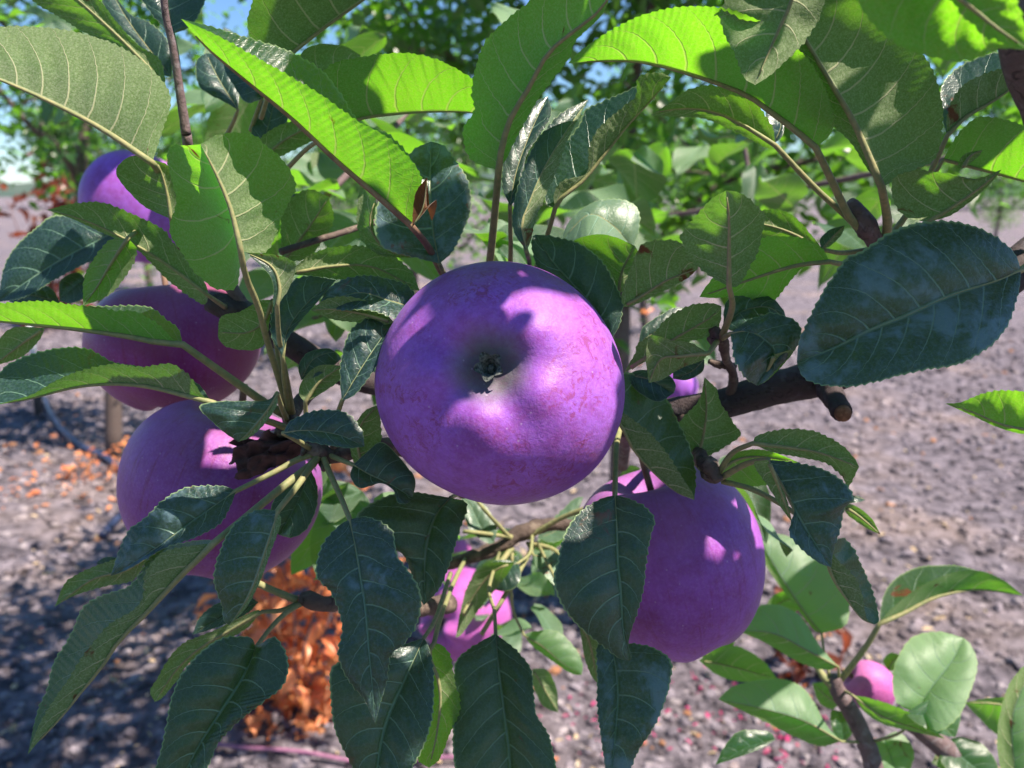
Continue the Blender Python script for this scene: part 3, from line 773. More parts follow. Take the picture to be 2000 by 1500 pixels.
leaf(30, 'U', '690,908 722,927 762,946 806,972', '715,885 745,863 780,892 810,935', '684,932 705,954 742,944 768,957 776,980 796,984', '660,896 632,884,32', p=.15, b=.15)
leaf(31, 'L', '720,930 700,880 705,830 740,790', '690,900 685,850 710,805', '740,900 745,850', b=0)
# dead curled leaf by the spur
# --- lower left
leaf(30, 'U', '461,959 414,991 360,1030 306,1070 259,1100 216,1125', '440,950 400,948 360,953 317,977 281,1013 252,1034 234,1070 223,1104',
     '450,989 432,1021 396,1043 360,1058 317,1073 288,1090 250,1112', '540,920 580,898 622,884,31.6', p=.85, r=1.15, kf=.25)
leaf(33.5, 'L', '292,1082 245,1114 180,1132 107,1185', '250,1085 190,1104 150,1122 126,1140', '284,1098 259,1134 202,1146 144,1164', b=.1, k=(.2, .2))
leaf(34.2, 'U', '250,1110 215,1112 188,1100', '235,1092 205,1088', '240,1120 208,1118')
leaf(29, 'LU', '416,1062 389,1090 360,1118 324,1156 281,1203 234,1250 198,1304 162,1347 122,1398 80,1443 54,1474',
     '396,1063 330,1074 297,1097 281,1126 279,1165 262,1190 216,1217 187,1249 158,1285 137,1321 110,1360 92,1386 70,1430',
     '407,1054 353,1060 317,1072 288,1092 274,1118 252,1144 216,1157 180,1171 156,1194 144,1226 126,1259 104,1295 90,1349 72,1392', '480,1010 560,945 618,900 625,885,31.6', k=(.25, .6), kf=.1, r=1.5, quilt=.45, p=.3)
leaf(28.2, 'UL', '542,998 522,1060 499,1130 477,1178 448,1221', '505,995 465,1015 440,1050 421,1100 418,1140 432,1180 437,1212', '549,1020 530,1075 506,1140 480,1188', '580,950 612,905 628,888,31.6', p=.8, b=.1, kf=.2, r=1.3)
leaf(32.2, 'U', '606,915 590,960 568,1005 545,1045', '570,930 537,972 524,1022', '620,950 618,992 600,1032 572,1050', p=0)
leaf(27.4, 'U', '683,1014 696,1079 710,1169 718,1248 727,1338 733,1414', '660,1028 628,1065 617,1122 642,1153 660,1190 668,1230 660,1270 667,1306 689,1342 711,1366',
     '714,1009 746,1020 768,1039 776,1084 804,1122 823,1165 815,1219 790,1257 764,1280 757,1327 743,1374', '665,970 640,915 630,888,31.6', p=.6, kf=.25, r=1.1, k=(.2, .2), fold=.05)
leaf(32, 'U', '880,972 850,1010 832,1080 828,1182', '800,960 740,975 695,1010 720,1050 780,1075 805,1125 818,1165', '913,985 897,1040 880,1098 858,1150', '905,960,40', p=.15, k=(.3, .3))
leaf(29.5, 'U', '828,1246 790,1330 752,1420 735,1510 728,1580', '790,1258 710,1286 650,1300 645,1360 655,1430 688,1500 710,1550', '838,1265 846,1300 848,1350 843,1410 825,1465 798,1510 760,1560', '850,1210 880,1120,40', p=.35, k=(.25, .25))
leaf(32.5, 'L', '848,1255 838,1280 856,1327 860,1374 852,1439 838,1500', '866,1262 881,1284 888,1331 899,1367 895,1399 880,1430 860,1480', '838,1275 843,1320 844,1374 835,1428 815,1480', '858,1215 885,1140 910,1090,50', k=(-.2, .3), kf=.1, r=1.2, T=1.6)
leaf(33.5, 'U', '968,1238 974,1302 983,1374 994,1464 1000,1550', '940,1252 905,1275 888,1300 886,1360 884,1430 886,1480 905,1545', '1007,1268 1035,1302 1042,1340 1047,1392 1068,1428 1080,1464 1080,1525', '965,1190 955,1150 975,1080,49', p=.3, k=(.2, .2))
leaf(33, 'L', '512,1195 452,1230 392,1265 345,1308 302,1371', '500,1192 461,1210 414,1233 360,1255 331,1284 306,1327 293,1350', '504,1202 482,1227 432,1256 389,1278 360,1306 347,1327 318,1362', '550,1192 584,1178,33', k=(.2, .2), b=.1)
leaf(35, 'U', '505,1176 440,1202 375,1240', '480,1164 430,1176 393,1202', '480,1200 425,1225', p=.1)
leaf(28, 'U', '500,1264 476,1320 432,1390 387,1460 352,1530 330,1590', '486,1244 432,1247 389,1276 356,1313 338,1352 328,1392 320,1439 306,1493 288,1560',
     '508,1258 538,1244 559,1277 563,1313 548,1345 516,1370 480,1398 432,1444 408,1495 385,1560', '530,1225 560,1196 590,1178,33', p=.12, k=(.25, .25))
# --- centre, over and round the big apple
leaf(27, 'L', '974,330 978,299 996,234 1032,173 1068,108 1111,68 1162,29 1190,-8 1205,-60', '948,326 914,305 905,252 926,216 921,187 926,144 944,86 980,47 1032,4 1090,-35 1150,-70',
     '988,312 1007,273 1046,202 1079,157 1113,112 1126,78 1180,22', '966,420 958,500,31 950,560,35.5', k=(.8, .2), kf=.8, fold=.75, r=1.6, p=.1, T=1.2)
leaf(30.5, 'U', '996,402 1010,330 1040,250 1070,188', '980,360 988,290 1022,212', '1014,380 1028,306 1058,259 1077,223', '997,450 997,505,32 990,560,36', p=.15)
leaf(29, 'UL', '1028,490 1018,440 1032,398 1061,331 1104,259 1149,194', '1003,450 1004,396 1024,324 1054,266 1093,223', '1036,472 1052,414 1087,335 1106,281 1131,228', '1034,520,31 1020,580,36', k=(.3, -.9), kf=.2, quilt=.5)
leaf(30.6, 'LU', '1084,407 1098,385 1140,352 1183,299 1226,245 1268,200 1311,151', '1082,378 1100,352 1145,338 1150,290 1168,252 1212,212 1242,187 1246,151 1284,141',
     '1066,395 1062,345 1098,285 1130,245 1144,214 1190,192 1238,170 1270,148', '1072,450 1048,520,34 1020,600,37', k=(.3, 1.0), kf=.3, r=1.1)
leaf(28.6, 'L', '1593,288 1550,252 1507,220 1460,187 1392,160 1313,135 1248,121 1176,119 1109,124', '1622,262 1628,225 1596,140 1530,70 1466,32 1406,15 1327,13 1262,27 1198,56 1140,94',
     .22, '1628,360 1660,425 1700,468,32', kf=.4, k=(1.0, .6), r=1.5, p=.1, quilt=1.5, T=1.3)
leaf(25.5, 'L', '1558,-70 1546,0 1525,50 1496,115 1475,166', '1450,-50 1418,0 1405,30 1417,72 1436,108 1452,150', '1620,-40 1608,10 1597,43 1568,86 1532,122 1503,148', k=(.2, .2), b=.05, kf=.1)
leaf(28, 'L', '1722,366 1694,299 1665,234 1622,162 1588,104 1560,50 1545,-40', '1784,333 1825,312 1840,260 1840,200 1816,126 1760,62 1690,-10 1610,-60',
     '1694,330 1662,280 1622,242 1584,208 1564,146 1540,92 1522,10', '1733,430 1729,480,33', kf=.3, k=(.7, .7), r=1.8, p=.1, b=.05)
leaf(18, 'L', '1735,-100 1800,-50 1878,0 1940,50 2008,97', '1640,-40 1672,0 1705,47 1755,88 1813,111 1892,118 1950,96', '1850,-90 1950,-50 1990,10 2004,60', '1700,-140,20', k=(.3, .8), kf=.1, r=1.2, quilt=1.6, T=1.6)
leaf(31, 'LU', '1850,265 1885,230 1939,198 1975,173 2010,142', '1849,230 1860,194 1892,158 1957,133 1990,128', '1843,240 1836,185 1849,151 1885,122 1939,102 1990,108', '1818,335 1780,405 1735,470,33', k=(.4, .8), r=1.2)
leaf(33, 'L', '1842,312 1900,327 1960,343 2030,362 2110,378', '1866,268 1903,232 1940,229 2000,246 2070,290', .2, '1800,380 1730,470,34', k=(.8, .5), T=1.1)
leaf(27.3, 'L', '1812,434 1867,400 1914,367 1956,331', '1766,422 1742,382 1748,346 1791,333 1849,338 1905,349', '1858,420 1900,390 1937,356', '1780,470,31', k=(.8, .4), b=.15)
leaf(31, 'L', '1880,330 1895,305 1920,293', '1870,325 1885,300', '1893,320 1912,305', quilt=.2)
leaf(26.8, 'U', '1994,527 1946,549 1856,578 1770,617 1705,643 1633,678 1556,708', '1980,492 1935,456 1870,433 1800,434 1740,452 1690,486 1655,502 1632,532 1611,563 1590,600 1574,634 1560,668',
     '1991,563 1978,613 1957,653 1922,686 1867,713 1813,722 1762,732 1712,746 1662,755 1604,752 1570,738', '2010,518 2060,490,28 2160,440,36', p=.8, k=(.35, .35), r=1.4, kf=.2)
leaf(27, 'L', '1424,560 1424,500 1424,430 1418,372', '1385,538 1350,509 1333,475 1328,462 1356,425 1390,388', '1444,556 1471,511 1484,480 1494,430 1492,415 1464,389 1440,375', '1430,600 1410,658,31', p=.1, k=(.6, .6), kf=.6, r=1.2, b=.05, quilt=1.5)
leaf(30.5, 'L', '1214,600 1255,577 1302,548 1364,524', '1215,566 1226,538 1241,498 1262,473 1323,471 1350,500', '1238,596 1290,572 1340,545', b=.3, k=(.8, .5))
leaf(30.6, 'L', '1620,511 1550,520 1460,548 1366,580', '1606,485 1579,468 1530,461 1480,468 1420,510 1380,558', '1600,517 1568,523 1535,560 1503,593 1450,578 1400,582', '1650,516 1710,512,33', k=(.8, .9), r=1.2, T=1.4)
leaf(33, 'L', '1612,498 1560,462 1500,440 1435,432', '1600,478 1557,428 1521,409 1475,414', '1560,490 1500,478 1450,452')
leaf(29.8, 'L', '1514,284 1464,252 1410,224 1356,212 1298,216 1270,225', '1510,250 1496,228 1478,202 1435,176 1388,166 1342,176 1306,202', '1500,290 1464,272 1428,254 1374,232 1313,228', '1590,365 1650,420 1692,462,32', k=(.8, .6), r=1.2)
leaf(33, 'U', '1512,280 1525,240 1500,205', '1530,262 1526,225', '1500,260 1495,225', k=(1, 1))
leaf(31.5, 'UL', '1604,487 1622,466 1650,440', '1602,466 1622,448', '1622,480 1644,458', '1645,494 1695,488,33', quilt=.3)
leaf(31, 'U', '1195,662 1160,600 1110,545 1075,505 1046,458', '1212,630 1216,592 1200,550 1172,505 1130,475 1085,462', '1150,610 1090,560 1052,528 1040,492 1038,466', p=.15, k=(.4, .4), b=.12)
leaf(32.5, 'L', '1208,575 1215,530 1240,480', '1190,530 1150,495 1118,472 1160,458 1200,462 1225,473', '1230,552 1244,520 1247,495')
leaf(36, 'U', '1236,484 1195,440 1150,420 1097,470', '1250,440 1240,400 1190,388 1140,405 1108,438', '1215,482 1180,480 1130,482', k=(1.1, 1.1), lt=.5)
leaf(31.5, 'U', '858,515 846,450 840,370 842,276', '885,490 910,440 922,400 915,355 895,320 870,287', '810,503 750,485 735,450 735,405 765,350 805,295', '880,560,34', p=.9, k=(.3, .3))
leaf(31, 'L', '822,500 770,492 735,468 722,430 735,385', '795,503 740,497 704,465 697,415 706,368', '790,494 748,478 730,445', k=(-.6, -.6), quilt=.3)
leaf(36, 'L', '552,512 590,462 620,420 642,384', '548,450 556,400 600,370', '600,505 632,468 652,430', '540,540,38')
leaf(38, 'U', '560,400 590,390 612,420', '572,378 598,385', '575,410 595,415')
# --- right of the big apple
leaf(31.5, 'LU', '1190,795 1215,835 1239,880 1279,925 1320,960 1356,977', '1208,800 1240,822 1270,846 1301,882 1331,930 1352,962', '1195,745 1225,728 1262,740 1300,775 1324,822 1346,868 1359,925', k=(.3, .5), p=.15, kf=.25)
leaf(33, 'L', '1358,906 1372,860 1380,800 1376,737', '1350,880 1340,858 1326,832 1335,814 1366,780', '1380,893 1412,876 1447,850 1440,835 1408,788 1400,760', '1370,915,32', k=(.5, .5), b=.05)
leaf(30.5, 'L', '1470,866 1540,874 1600,884 1678,912', '1480,850 1530,838 1590,842 1640,866 1668,894', '1505,882 1560,893 1610,904 1645,930 1656,952', '1430,885 1400,930,32', k=(.5, .5), r=1.1)
leaf(28.5, 'U', '1500,898 1530,950 1560,1010 1598,1070 1624,1108', '1550,903 1604,915 1647,940 1668,972 1650,994 1642,1035 1628,1080', '1512,915 1532,950 1552,990 1545,1018 1542,1045 1568,1075 1600,1100', '1460,905 1405,935,32', p=.8, b=.15, r=1.2)
leaf(28.3, 'L', '1500,898 1520,948 1547,1020', '1472,906 1500,950 1526,992', '1512,925 1535,970', b=.05, quilt=.4)
leaf(33, 'L', '1392,938 1430,902 1480,892 1560,903', '1415,898 1450,880 1500,880', '1425,945 1470,951 1530,936', k=(.9, .9), T=1.4)
leaf(30, 'LU', '1622,1075 1618,1104 1633,1140 1658,1176 1683,1208 1708,1220', '1640,1098 1664,1120 1684,1160 1692,1205', '1642,1050 1663,1064 1681,1100 1695,1129 1710,1172 1717,1210', '1570,1015 1480,960 1410,940,32', p=.3, k=(.3, .3))
leaf(34, 'L', '1650,990 1680,1010 1720,1044', '1665,985 1700,1010', '1655,1005 1690,1030', k=(.9, .9))
leaf(33, 'U', '1650,985 1665,970 1690,976', '1660,972 1675,968', '1665,982 1680,980')
leaf(31, 'L', '1219,728 1255,703 1320,660 1385,622 1409,598', '1240,690 1246,670 1275,652 1306,618 1349,596 1390,592', '1262,706 1300,690 1345,668 1390,655 1407,630', k=(.8, .6), r=1.2)
leaf(33.5, 'U', '1248,668 1290,642 1340,608', '1255,640 1285,618 1320,600', '1280,664 1320,640')
leaf(29.6, 'L', '1384,690 1330,696 1290,702 1267,748', '1350,670 1310,664 1270,656 1262,700', '1370,704 1330,719 1295,740', '1400,668,31', quilt=.5)
leaf(31.5, 'U', '1376,702 1350,726 1314,740', '1345,702 1318,718', '1372,726 1342,742')
leaf(33, 'U', '1222,733 1270,742 1316,768', '1250,722 1300,728 1320,750', '1245,765 1285,785', p=0)
leaf(29, 'U', '1426,652 1460,648 1490,661 1513,692 1478,753', '1430,672 1434,702 1455,738', '1450,632 1480,618 1510,611 1550,624 1567,648 1553,684 1520,718 1496,744', '1412,660,31', p=.8, k=(.5, .5))
leaf(28.8, 'L', '1513,692 1500,722 1480,753', '1550,684 1530,712 1500,742', '1512,705 1500,730', quilt=.3)
leaf(31.5, 'U', '1412,640 1450,608 1500,600 1536,625', '1418,590 1450,570 1500,578 1528,602', '1445,650 1490,642 1520,640', b=.3)
leaf(29, 'U', '1201,967 1205,1032 1208,1097 1214,1158 1218,1230 1230,1291', '1172,975 1133,1000 1104,1039 1089,1093 1081,1133 1093,1176 1122,1216 1154,1244 1183,1266 1210,1286',
     '1226,973 1259,988 1279,1014 1271,1050 1262,1104 1258,1147 1246,1194 1231,1238 1228,1262 1234,1282', '1202,920 1204,870 1212,830,37', p=.3, b=.2, k=(.25, .25), kf=.2, r=1.2)
leaf(32, 'U', '1188,1240 1200,1290 1206,1356 1202,1428 1194,1510 1188,1560', '1166,1262 1166,1320 1166,1380 1172,1430 1182,1500', '1225,1255 1270,1262 1311,1290 1309,1331 1298,1374 1273,1428 1248,1464 1228,1510', '1130,1200 1085,1130 1050,1060,50', p=.8, k=(.3, .3))
leaf(38, 'L', '1130,1215 1150,1250 1168,1335', '1150,1230 1172,1265 1172,1310', '1136,1250 1142,1285 1155,1320', quilt=.4)
# --- right edge
leaf(34, 'L', '2040,845 1960,830 1900,805 1846,788', '2020,775 1960,762 1910,772 1875,786', '2000,848 1950,835 1895,810', '2100,850,34', k=(.9, .9), T=1.5)
# --- spur behind the apples, below the centre
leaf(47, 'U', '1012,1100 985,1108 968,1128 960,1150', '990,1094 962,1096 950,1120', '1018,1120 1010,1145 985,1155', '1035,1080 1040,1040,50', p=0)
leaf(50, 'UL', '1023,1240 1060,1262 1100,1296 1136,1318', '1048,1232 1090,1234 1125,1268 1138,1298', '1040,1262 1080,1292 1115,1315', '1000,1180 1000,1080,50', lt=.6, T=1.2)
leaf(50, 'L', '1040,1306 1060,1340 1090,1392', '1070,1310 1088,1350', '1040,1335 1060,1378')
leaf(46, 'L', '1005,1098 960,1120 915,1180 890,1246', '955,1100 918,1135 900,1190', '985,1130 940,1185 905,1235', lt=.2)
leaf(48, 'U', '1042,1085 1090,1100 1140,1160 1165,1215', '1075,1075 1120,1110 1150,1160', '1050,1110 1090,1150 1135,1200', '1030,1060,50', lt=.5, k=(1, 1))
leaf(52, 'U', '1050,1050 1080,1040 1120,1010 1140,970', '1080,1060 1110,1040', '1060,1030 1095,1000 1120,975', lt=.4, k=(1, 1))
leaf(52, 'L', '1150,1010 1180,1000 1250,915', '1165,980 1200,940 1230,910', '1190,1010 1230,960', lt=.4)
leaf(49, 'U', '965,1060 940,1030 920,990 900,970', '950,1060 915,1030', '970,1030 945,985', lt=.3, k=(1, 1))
for s_ in ('1030,1050,50,6 1100,1010,49,5 1170,985,48,6', '1035,1060,50,5 1095,1085,49,5 1140,1180,46,5 1165,1250,45,4', '1010,1050,50,5 930,1040,48,4 905,1038,48,4',
           '1005,1060,50,5 950,1000,48,4 930,975,48,4', '1000,1070,50,6 930,1160,47,6 905,1200,46,5', '1040,1070,50,5 1000,1140,47,5 940,1240,46,5'):
    branch('leaf_stalk', s_, M_STALK, 8, .05)

# --- lower shoot at right
SH = np.array([.62, .80, 0.0])
shoot = thing('apple_shoot', 'sunlit young apple shoot with bright leaves at lower right', 'plant', tuple(SH))
def sb(name, spec, mat, sides=10, rough=.1):
    S = pts(spec); Q = curve(S, max(12, len(S) * 7)); P = Wn(Q[:, :2], Q[:, 2] / 100); o = P[0]
    V, T = tube_tri(P - o, Q[:, 3] * Q[:, 2] / 100 / F, sides, rough); link(name, mesh(name, V, T, mat), shoot, rel(o, SH))
g0 = W(1712, 1520, .55); 
V, T = tube_tri(curve(np.array([g0 - SH, g0 - SH + (.02, .04, -.18), (.0, .0, .5), (0, 0, .25), (0, 0, -.1)]), 30), np.linspace(.007, .013, 31), 10, .06)
link('stem', mesh('stem', V, T, M_TWIG), shoot)
sb('stem', '1712,1520,55,19 1694,1457,55,18 1665,1395,55,17 1636,1350,55,16 1628,1320,55,15', M_TWIG)
sb('stem', '1636,1350,55,10 1606,1318,55,7 1588,1285,56,6', M_STALK)
sb('stem', '2040,1640,60,22 1890,1500,58,22 1790,1420,57,18 1700,1380,57,10', M_TWIG)
K = dict(parent=shoot, po=SH, T=1.1)
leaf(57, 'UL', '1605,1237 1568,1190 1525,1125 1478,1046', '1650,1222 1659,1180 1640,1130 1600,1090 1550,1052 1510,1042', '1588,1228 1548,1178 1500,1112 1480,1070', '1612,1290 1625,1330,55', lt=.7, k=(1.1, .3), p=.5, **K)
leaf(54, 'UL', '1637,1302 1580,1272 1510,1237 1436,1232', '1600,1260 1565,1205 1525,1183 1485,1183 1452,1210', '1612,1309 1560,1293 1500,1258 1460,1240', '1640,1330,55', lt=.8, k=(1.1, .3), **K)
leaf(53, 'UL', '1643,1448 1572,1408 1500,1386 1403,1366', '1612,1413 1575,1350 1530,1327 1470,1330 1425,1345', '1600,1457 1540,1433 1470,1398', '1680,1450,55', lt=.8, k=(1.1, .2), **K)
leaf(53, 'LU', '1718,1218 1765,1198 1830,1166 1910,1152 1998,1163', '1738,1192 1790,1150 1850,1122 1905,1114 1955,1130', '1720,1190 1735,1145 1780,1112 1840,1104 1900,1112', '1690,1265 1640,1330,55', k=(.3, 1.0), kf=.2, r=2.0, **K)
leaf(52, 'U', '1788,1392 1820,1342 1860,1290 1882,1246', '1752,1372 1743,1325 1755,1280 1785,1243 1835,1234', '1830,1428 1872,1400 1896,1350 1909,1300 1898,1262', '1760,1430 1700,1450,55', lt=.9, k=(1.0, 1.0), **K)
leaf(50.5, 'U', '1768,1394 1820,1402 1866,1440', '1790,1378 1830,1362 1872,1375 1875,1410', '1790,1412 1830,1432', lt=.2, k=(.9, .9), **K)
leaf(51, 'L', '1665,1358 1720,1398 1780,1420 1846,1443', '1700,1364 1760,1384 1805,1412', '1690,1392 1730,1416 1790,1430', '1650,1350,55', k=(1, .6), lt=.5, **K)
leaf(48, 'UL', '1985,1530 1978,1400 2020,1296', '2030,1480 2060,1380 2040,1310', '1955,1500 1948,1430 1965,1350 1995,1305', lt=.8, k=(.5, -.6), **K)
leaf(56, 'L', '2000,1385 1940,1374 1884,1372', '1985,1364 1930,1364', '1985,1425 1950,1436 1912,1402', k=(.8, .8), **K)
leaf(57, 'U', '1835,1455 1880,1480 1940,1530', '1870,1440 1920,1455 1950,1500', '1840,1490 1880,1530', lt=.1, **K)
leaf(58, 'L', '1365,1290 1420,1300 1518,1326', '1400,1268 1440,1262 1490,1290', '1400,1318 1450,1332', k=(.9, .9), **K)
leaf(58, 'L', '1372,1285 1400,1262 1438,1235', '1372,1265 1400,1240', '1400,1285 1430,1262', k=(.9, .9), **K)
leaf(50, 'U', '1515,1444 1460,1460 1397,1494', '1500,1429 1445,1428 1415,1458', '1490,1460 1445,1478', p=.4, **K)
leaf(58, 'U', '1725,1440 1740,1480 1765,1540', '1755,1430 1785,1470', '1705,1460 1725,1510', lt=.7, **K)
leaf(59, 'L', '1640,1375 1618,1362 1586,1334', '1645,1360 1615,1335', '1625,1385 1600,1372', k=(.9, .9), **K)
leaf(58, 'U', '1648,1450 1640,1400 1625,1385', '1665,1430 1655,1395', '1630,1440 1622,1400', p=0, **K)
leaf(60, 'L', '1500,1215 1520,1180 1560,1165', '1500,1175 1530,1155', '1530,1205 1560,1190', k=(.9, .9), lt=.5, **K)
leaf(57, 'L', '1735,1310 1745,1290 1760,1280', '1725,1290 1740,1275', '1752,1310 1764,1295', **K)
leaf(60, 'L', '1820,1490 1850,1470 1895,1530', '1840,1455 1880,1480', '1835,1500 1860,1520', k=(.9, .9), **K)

# --- withered leaf hanging from the spur
def crumpled(spec_c, wpx, hpx, d, mat):
    cx, cy = spec_c; n = 26; V = []
    for i in range(n):
        for j in range(n):
            a, b = i / (n - 1) * 2 - 1, j / (n - 1) * 2 - 1
            r_ = 1 - .25 * abs(a) ** 2
            q = noise3(np.array([[a * 2.6, b * 2.6, 3.0]]), 9)[0]; q2 = noise3(np.array([[a * 6, b * 6, 8.0]]), 11)[0]
            V.append(W(cx + a * wpx + 12 * q2, cy + b * hpx * r_ * (1 - .3 * a) + a * -18 + 14 * q, d + .0055 * q + .002 * q2 + .006 * a * a))
    V = np.array(V); Fc = [(i * n + j, i * n + j + 1, (i + 1) * n + j + 1, (i + 1) * n + j) for i in range(n - 1) for j in range(n - 1)]
    o = V[0].copy(); ob = link('leaf', mesh('leaf', V - o, Fc, mat), tree, rel(o)); ob['label'] = 'dark purple brown withered leaf crumpled beside the spur'
crumpled((522, 882), 66, 38, .325, M_DEAD)

# ------------------------------------------------------------------ apples
def apple(px, py, rpx, d, axis, label, russet=.3, dark=0., flat=.90, lobes=.018, group='purple apples on the branches', stalk=True, spin=0.0, seed=0, bowl=1.0, pink=0.0):
    """axis: direction of the calyx end in camera space (right, up, towards us)"""
    R = rpx * d / F; nr, na = 96, 128
    ph = np.linspace(0, math.pi, nr); az = np.linspace(0, 2 * math.pi, na, endpoint=False)
    rho = np.sin(ph) ** .94; h = flat * np.cos(ph) * (1 + .04 * np.sin(ph) ** 2)
    rho = rho * (1 + .05 * np.cos(ph) * -1)
    dip = .27 * bowl * np.exp(-(ph / .26) ** 2); dip2 = .42 * np.exp(-((math.pi - ph) / .30) ** 2)
    h = h - dip + dip2
    A, Pq = np.meshgrid(az, ph)
    lob = 1 + lobes * np.cos(5 * (A + spin)) * (np.exp(-((Pq - .55) / .5) ** 2)) + .022 * np.cos(A * 2 + seed) * np.sin(Pq) + .012 * np.cos(3 * A + seed * 2) * np.sin(Pq)
    X = rho[:, None] * np.cos(A) * lob; Y = rho[:, None] * np.sin(A) * lob
    Z = h[:, None] * np.ones_like(A) + lobes * 1.6 * np.cos(5 * (A + spin)) * np.exp(-((Pq - .42) / .22) ** 2)
    V = np.stack([X.ravel(), Y.ravel(), Z.ravel()], 1) * R
    V *= (1 + .006 * noise3(V / R * 2.2 + seed * 3, 2))[:, None]
    i = np.arange(nr - 1)[:, None] * na; j = np.arange(na)[None]; jn = (j + 1) % na
    Fc = np.stack([(i + j), (i + na + j), (i + na + jn), (i + jn)], -1).reshape(-1, 4)
    ax = RT * axis[0] + UP * axis[1] - FW * axis[2]; ax /= np.linalg.norm(ax)
    xx = np.cross(UP, ax); xx /= np.linalg.norm(xx); yy = np.cross(ax, xx)
    c = W(px, py, d)
    root = thing('apple', label, 'apple', tuple(c), group)
    root.rotation_euler = Matrix(((xx[0], yy[0], ax[0]), (xx[1], yy[1], ax[1]), (xx[2], yy[2], ax[2]))).to_euler()
    me = mesh('skin', V, Fc, M_APPLE, True, dict(polar=np.repeat(ph / math.pi, na), azimuth=np.tile(np.sin(az * 1.0), nr)))
    sk = link('skin', me, root); sk.color = (russet, dark, pink, 1)
    # calyx: five dry sepals curling out of the bowl round a tuft
    zc = (flat - .27 * bowl) * R
    cal = link('calyx', mesh('calyx', *tube_tri([(0, 0, zc - .04 * R), (0, 0, zc + .05 * R), (0, 0, zc + .085 * R)], [.06 * R, .045 * R, .012 * R], 10, .4), M_SEPAL), root)
    for q in range(5):
        a = q * 1.2566 + .3 + spin; Vs, Fs = [], []
        cu = random.uniform(-.4, 1.0)
        for s_ in range(8):
            t = s_ / 7; wd = .058 * (1 - t) ** .7 * (1 + .3 * t)
            rr_ = .03 + .10 * t * (1 - .25 * cu * t); zz = .03 + .10 * math.sin(t * 2.2) * (1 + .4 * cu)
            for v in (-1, 0, 1):
                Vs.append(((rr_ * math.cos(a) - v * wd * math.sin(a)) * R, (rr_ * math.sin(a) + v * wd * math.cos(a)) * R, zc + (zz + (.025 if v else 0) + .01 * math.sin(s_ * 3 + q)) * R))
        for s_ in range(7):
            for v in (0, 1): Fs.append((s_ * 3 + v, s_ * 3 + 3 + v, s_ * 3 + 4 + v, s_ * 3 + 1 + v))
        link('sepal', mesh('sepal', Vs, Fs, M_SEPAL), cal)
    z0 = -(flat - .42) * R
    V, T = tube_tri(curve([(0, 0, z0 + .05 * R), (.03 * R, 0, z0 - .25 * R), (.1 * R, .03 * R, z0 - .62 * R)], 10), .0016, 8)
    link('stalk', mesh('stalk', V, T, M_STALKR), root)
    return root
apple(976, 748, 240, .300, (-.085, .155, 1), 'large purple apple in the centre with its calyx facing the camera', russet=1.0, lobes=.02, seed=1, spin=.5)
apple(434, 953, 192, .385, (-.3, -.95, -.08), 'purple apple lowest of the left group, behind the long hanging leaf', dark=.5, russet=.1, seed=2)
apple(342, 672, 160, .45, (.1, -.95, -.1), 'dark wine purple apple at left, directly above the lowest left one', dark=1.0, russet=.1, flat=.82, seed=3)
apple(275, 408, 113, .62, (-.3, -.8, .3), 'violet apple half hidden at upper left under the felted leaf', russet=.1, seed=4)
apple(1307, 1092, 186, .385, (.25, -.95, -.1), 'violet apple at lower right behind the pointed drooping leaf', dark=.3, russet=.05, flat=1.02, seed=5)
apple(908, 1200, 92, .78, (-.72, -.05, .7), 'small sunlit lilac apple low behind the centre, calyx turned left', russet=.2, pink=.45, lobes=.07, seed=6, spin=.2)
apple(885, 1082, 36, .95, (0, -.8, .5), 'tiny part seen of a pink apple just above the small lilac one', russet=.1, pink=.7, seed=7)
apple(1328, 757, 36, 1.05, (.2, -.7, .5), 'small far purple apple peeping over the thick branch', russet=.1, seed=8)
apple(1700, 1340, 46, .60, (.85, -.45, .1), 'small bright pink apple on the lower right shoot', russet=0, flat=1.1, pink=.6, seed=9)

# ------------------------------------------------------------------ leaves between the branch and the neighbour, out of focus
bv, bf, batt = blade(22, 6, 1.0, .50, .16, .30, .03); MB = [mesh('leaf', bv, bf, M_LEAF, True, batt)]
bv, bf, batt = blade(22, 6, 1.0, .42, .34, .55, .05); MB.append(mesh('leaf', bv, bf, M_LEAF, True, batt))
bv, bf, batt = blade(22, 6, 1.0, .58, .05, .12, .05); MB.append(mesh('leaf', bv, bf, M_LEAF, True, batt))
def fill(n, x0, x1, y0, y1, d0, d1, size=.07, up=.9):
    X, Y, Z = frames(n, up, .3)
    for i in range(n):
        dd = random.uniform(d0, d1); p = W(random.uniform(x0, x1), random.uniform(y0, y1), dd)
        o = put_leaf(random.choice(MB), tree, p, size * random.uniform(.75, 1.2), X[i], Y[i], Z[i], ploc=TREE)
        o.color = (random.random() * .5, random.random() * .3, random.random() * .8, random.uniform(.45, 1.1))
def back_twig(spec): branch('twig', spec, M_TWIG, 8, .08)
fill(9, 560, 720, 290, 470, .5, .65); fill(8, 700, 930, 150, 300, .55, .8); fill(9, 600, 760, 560, 740, .48, .6, .05)
fill(34, 1080, 1750, 270, 470, .6, 1.25, .075); fill(26, 560, 1150, 60, 460, .5, 1.0, .075); fill(22, 0, 520, -40, 190, .6, 1.3, .07); fill(8, 380, 560, 20, 260, .5, .8)
fill(22, 860, 1170, 985, 1230, .53, .75, .042); fill(6, 1220, 1420, 580, 720, .6, .85, .05); fill(5, 1380, 1460, 900, 960, .42, .5, .05)
fill(6, 480, 600, 360, 520, .5, .6, .06); fill(8, 640, 780, 930, 1010, .42, .5, .05); fill(5, 880, 1000, 420, 500, .42, .5, .06)
fill(5, 1780, 1990, -20, 90, .5, .8); fill(4, 560, 700, 820, 900, .42, .46, .045)
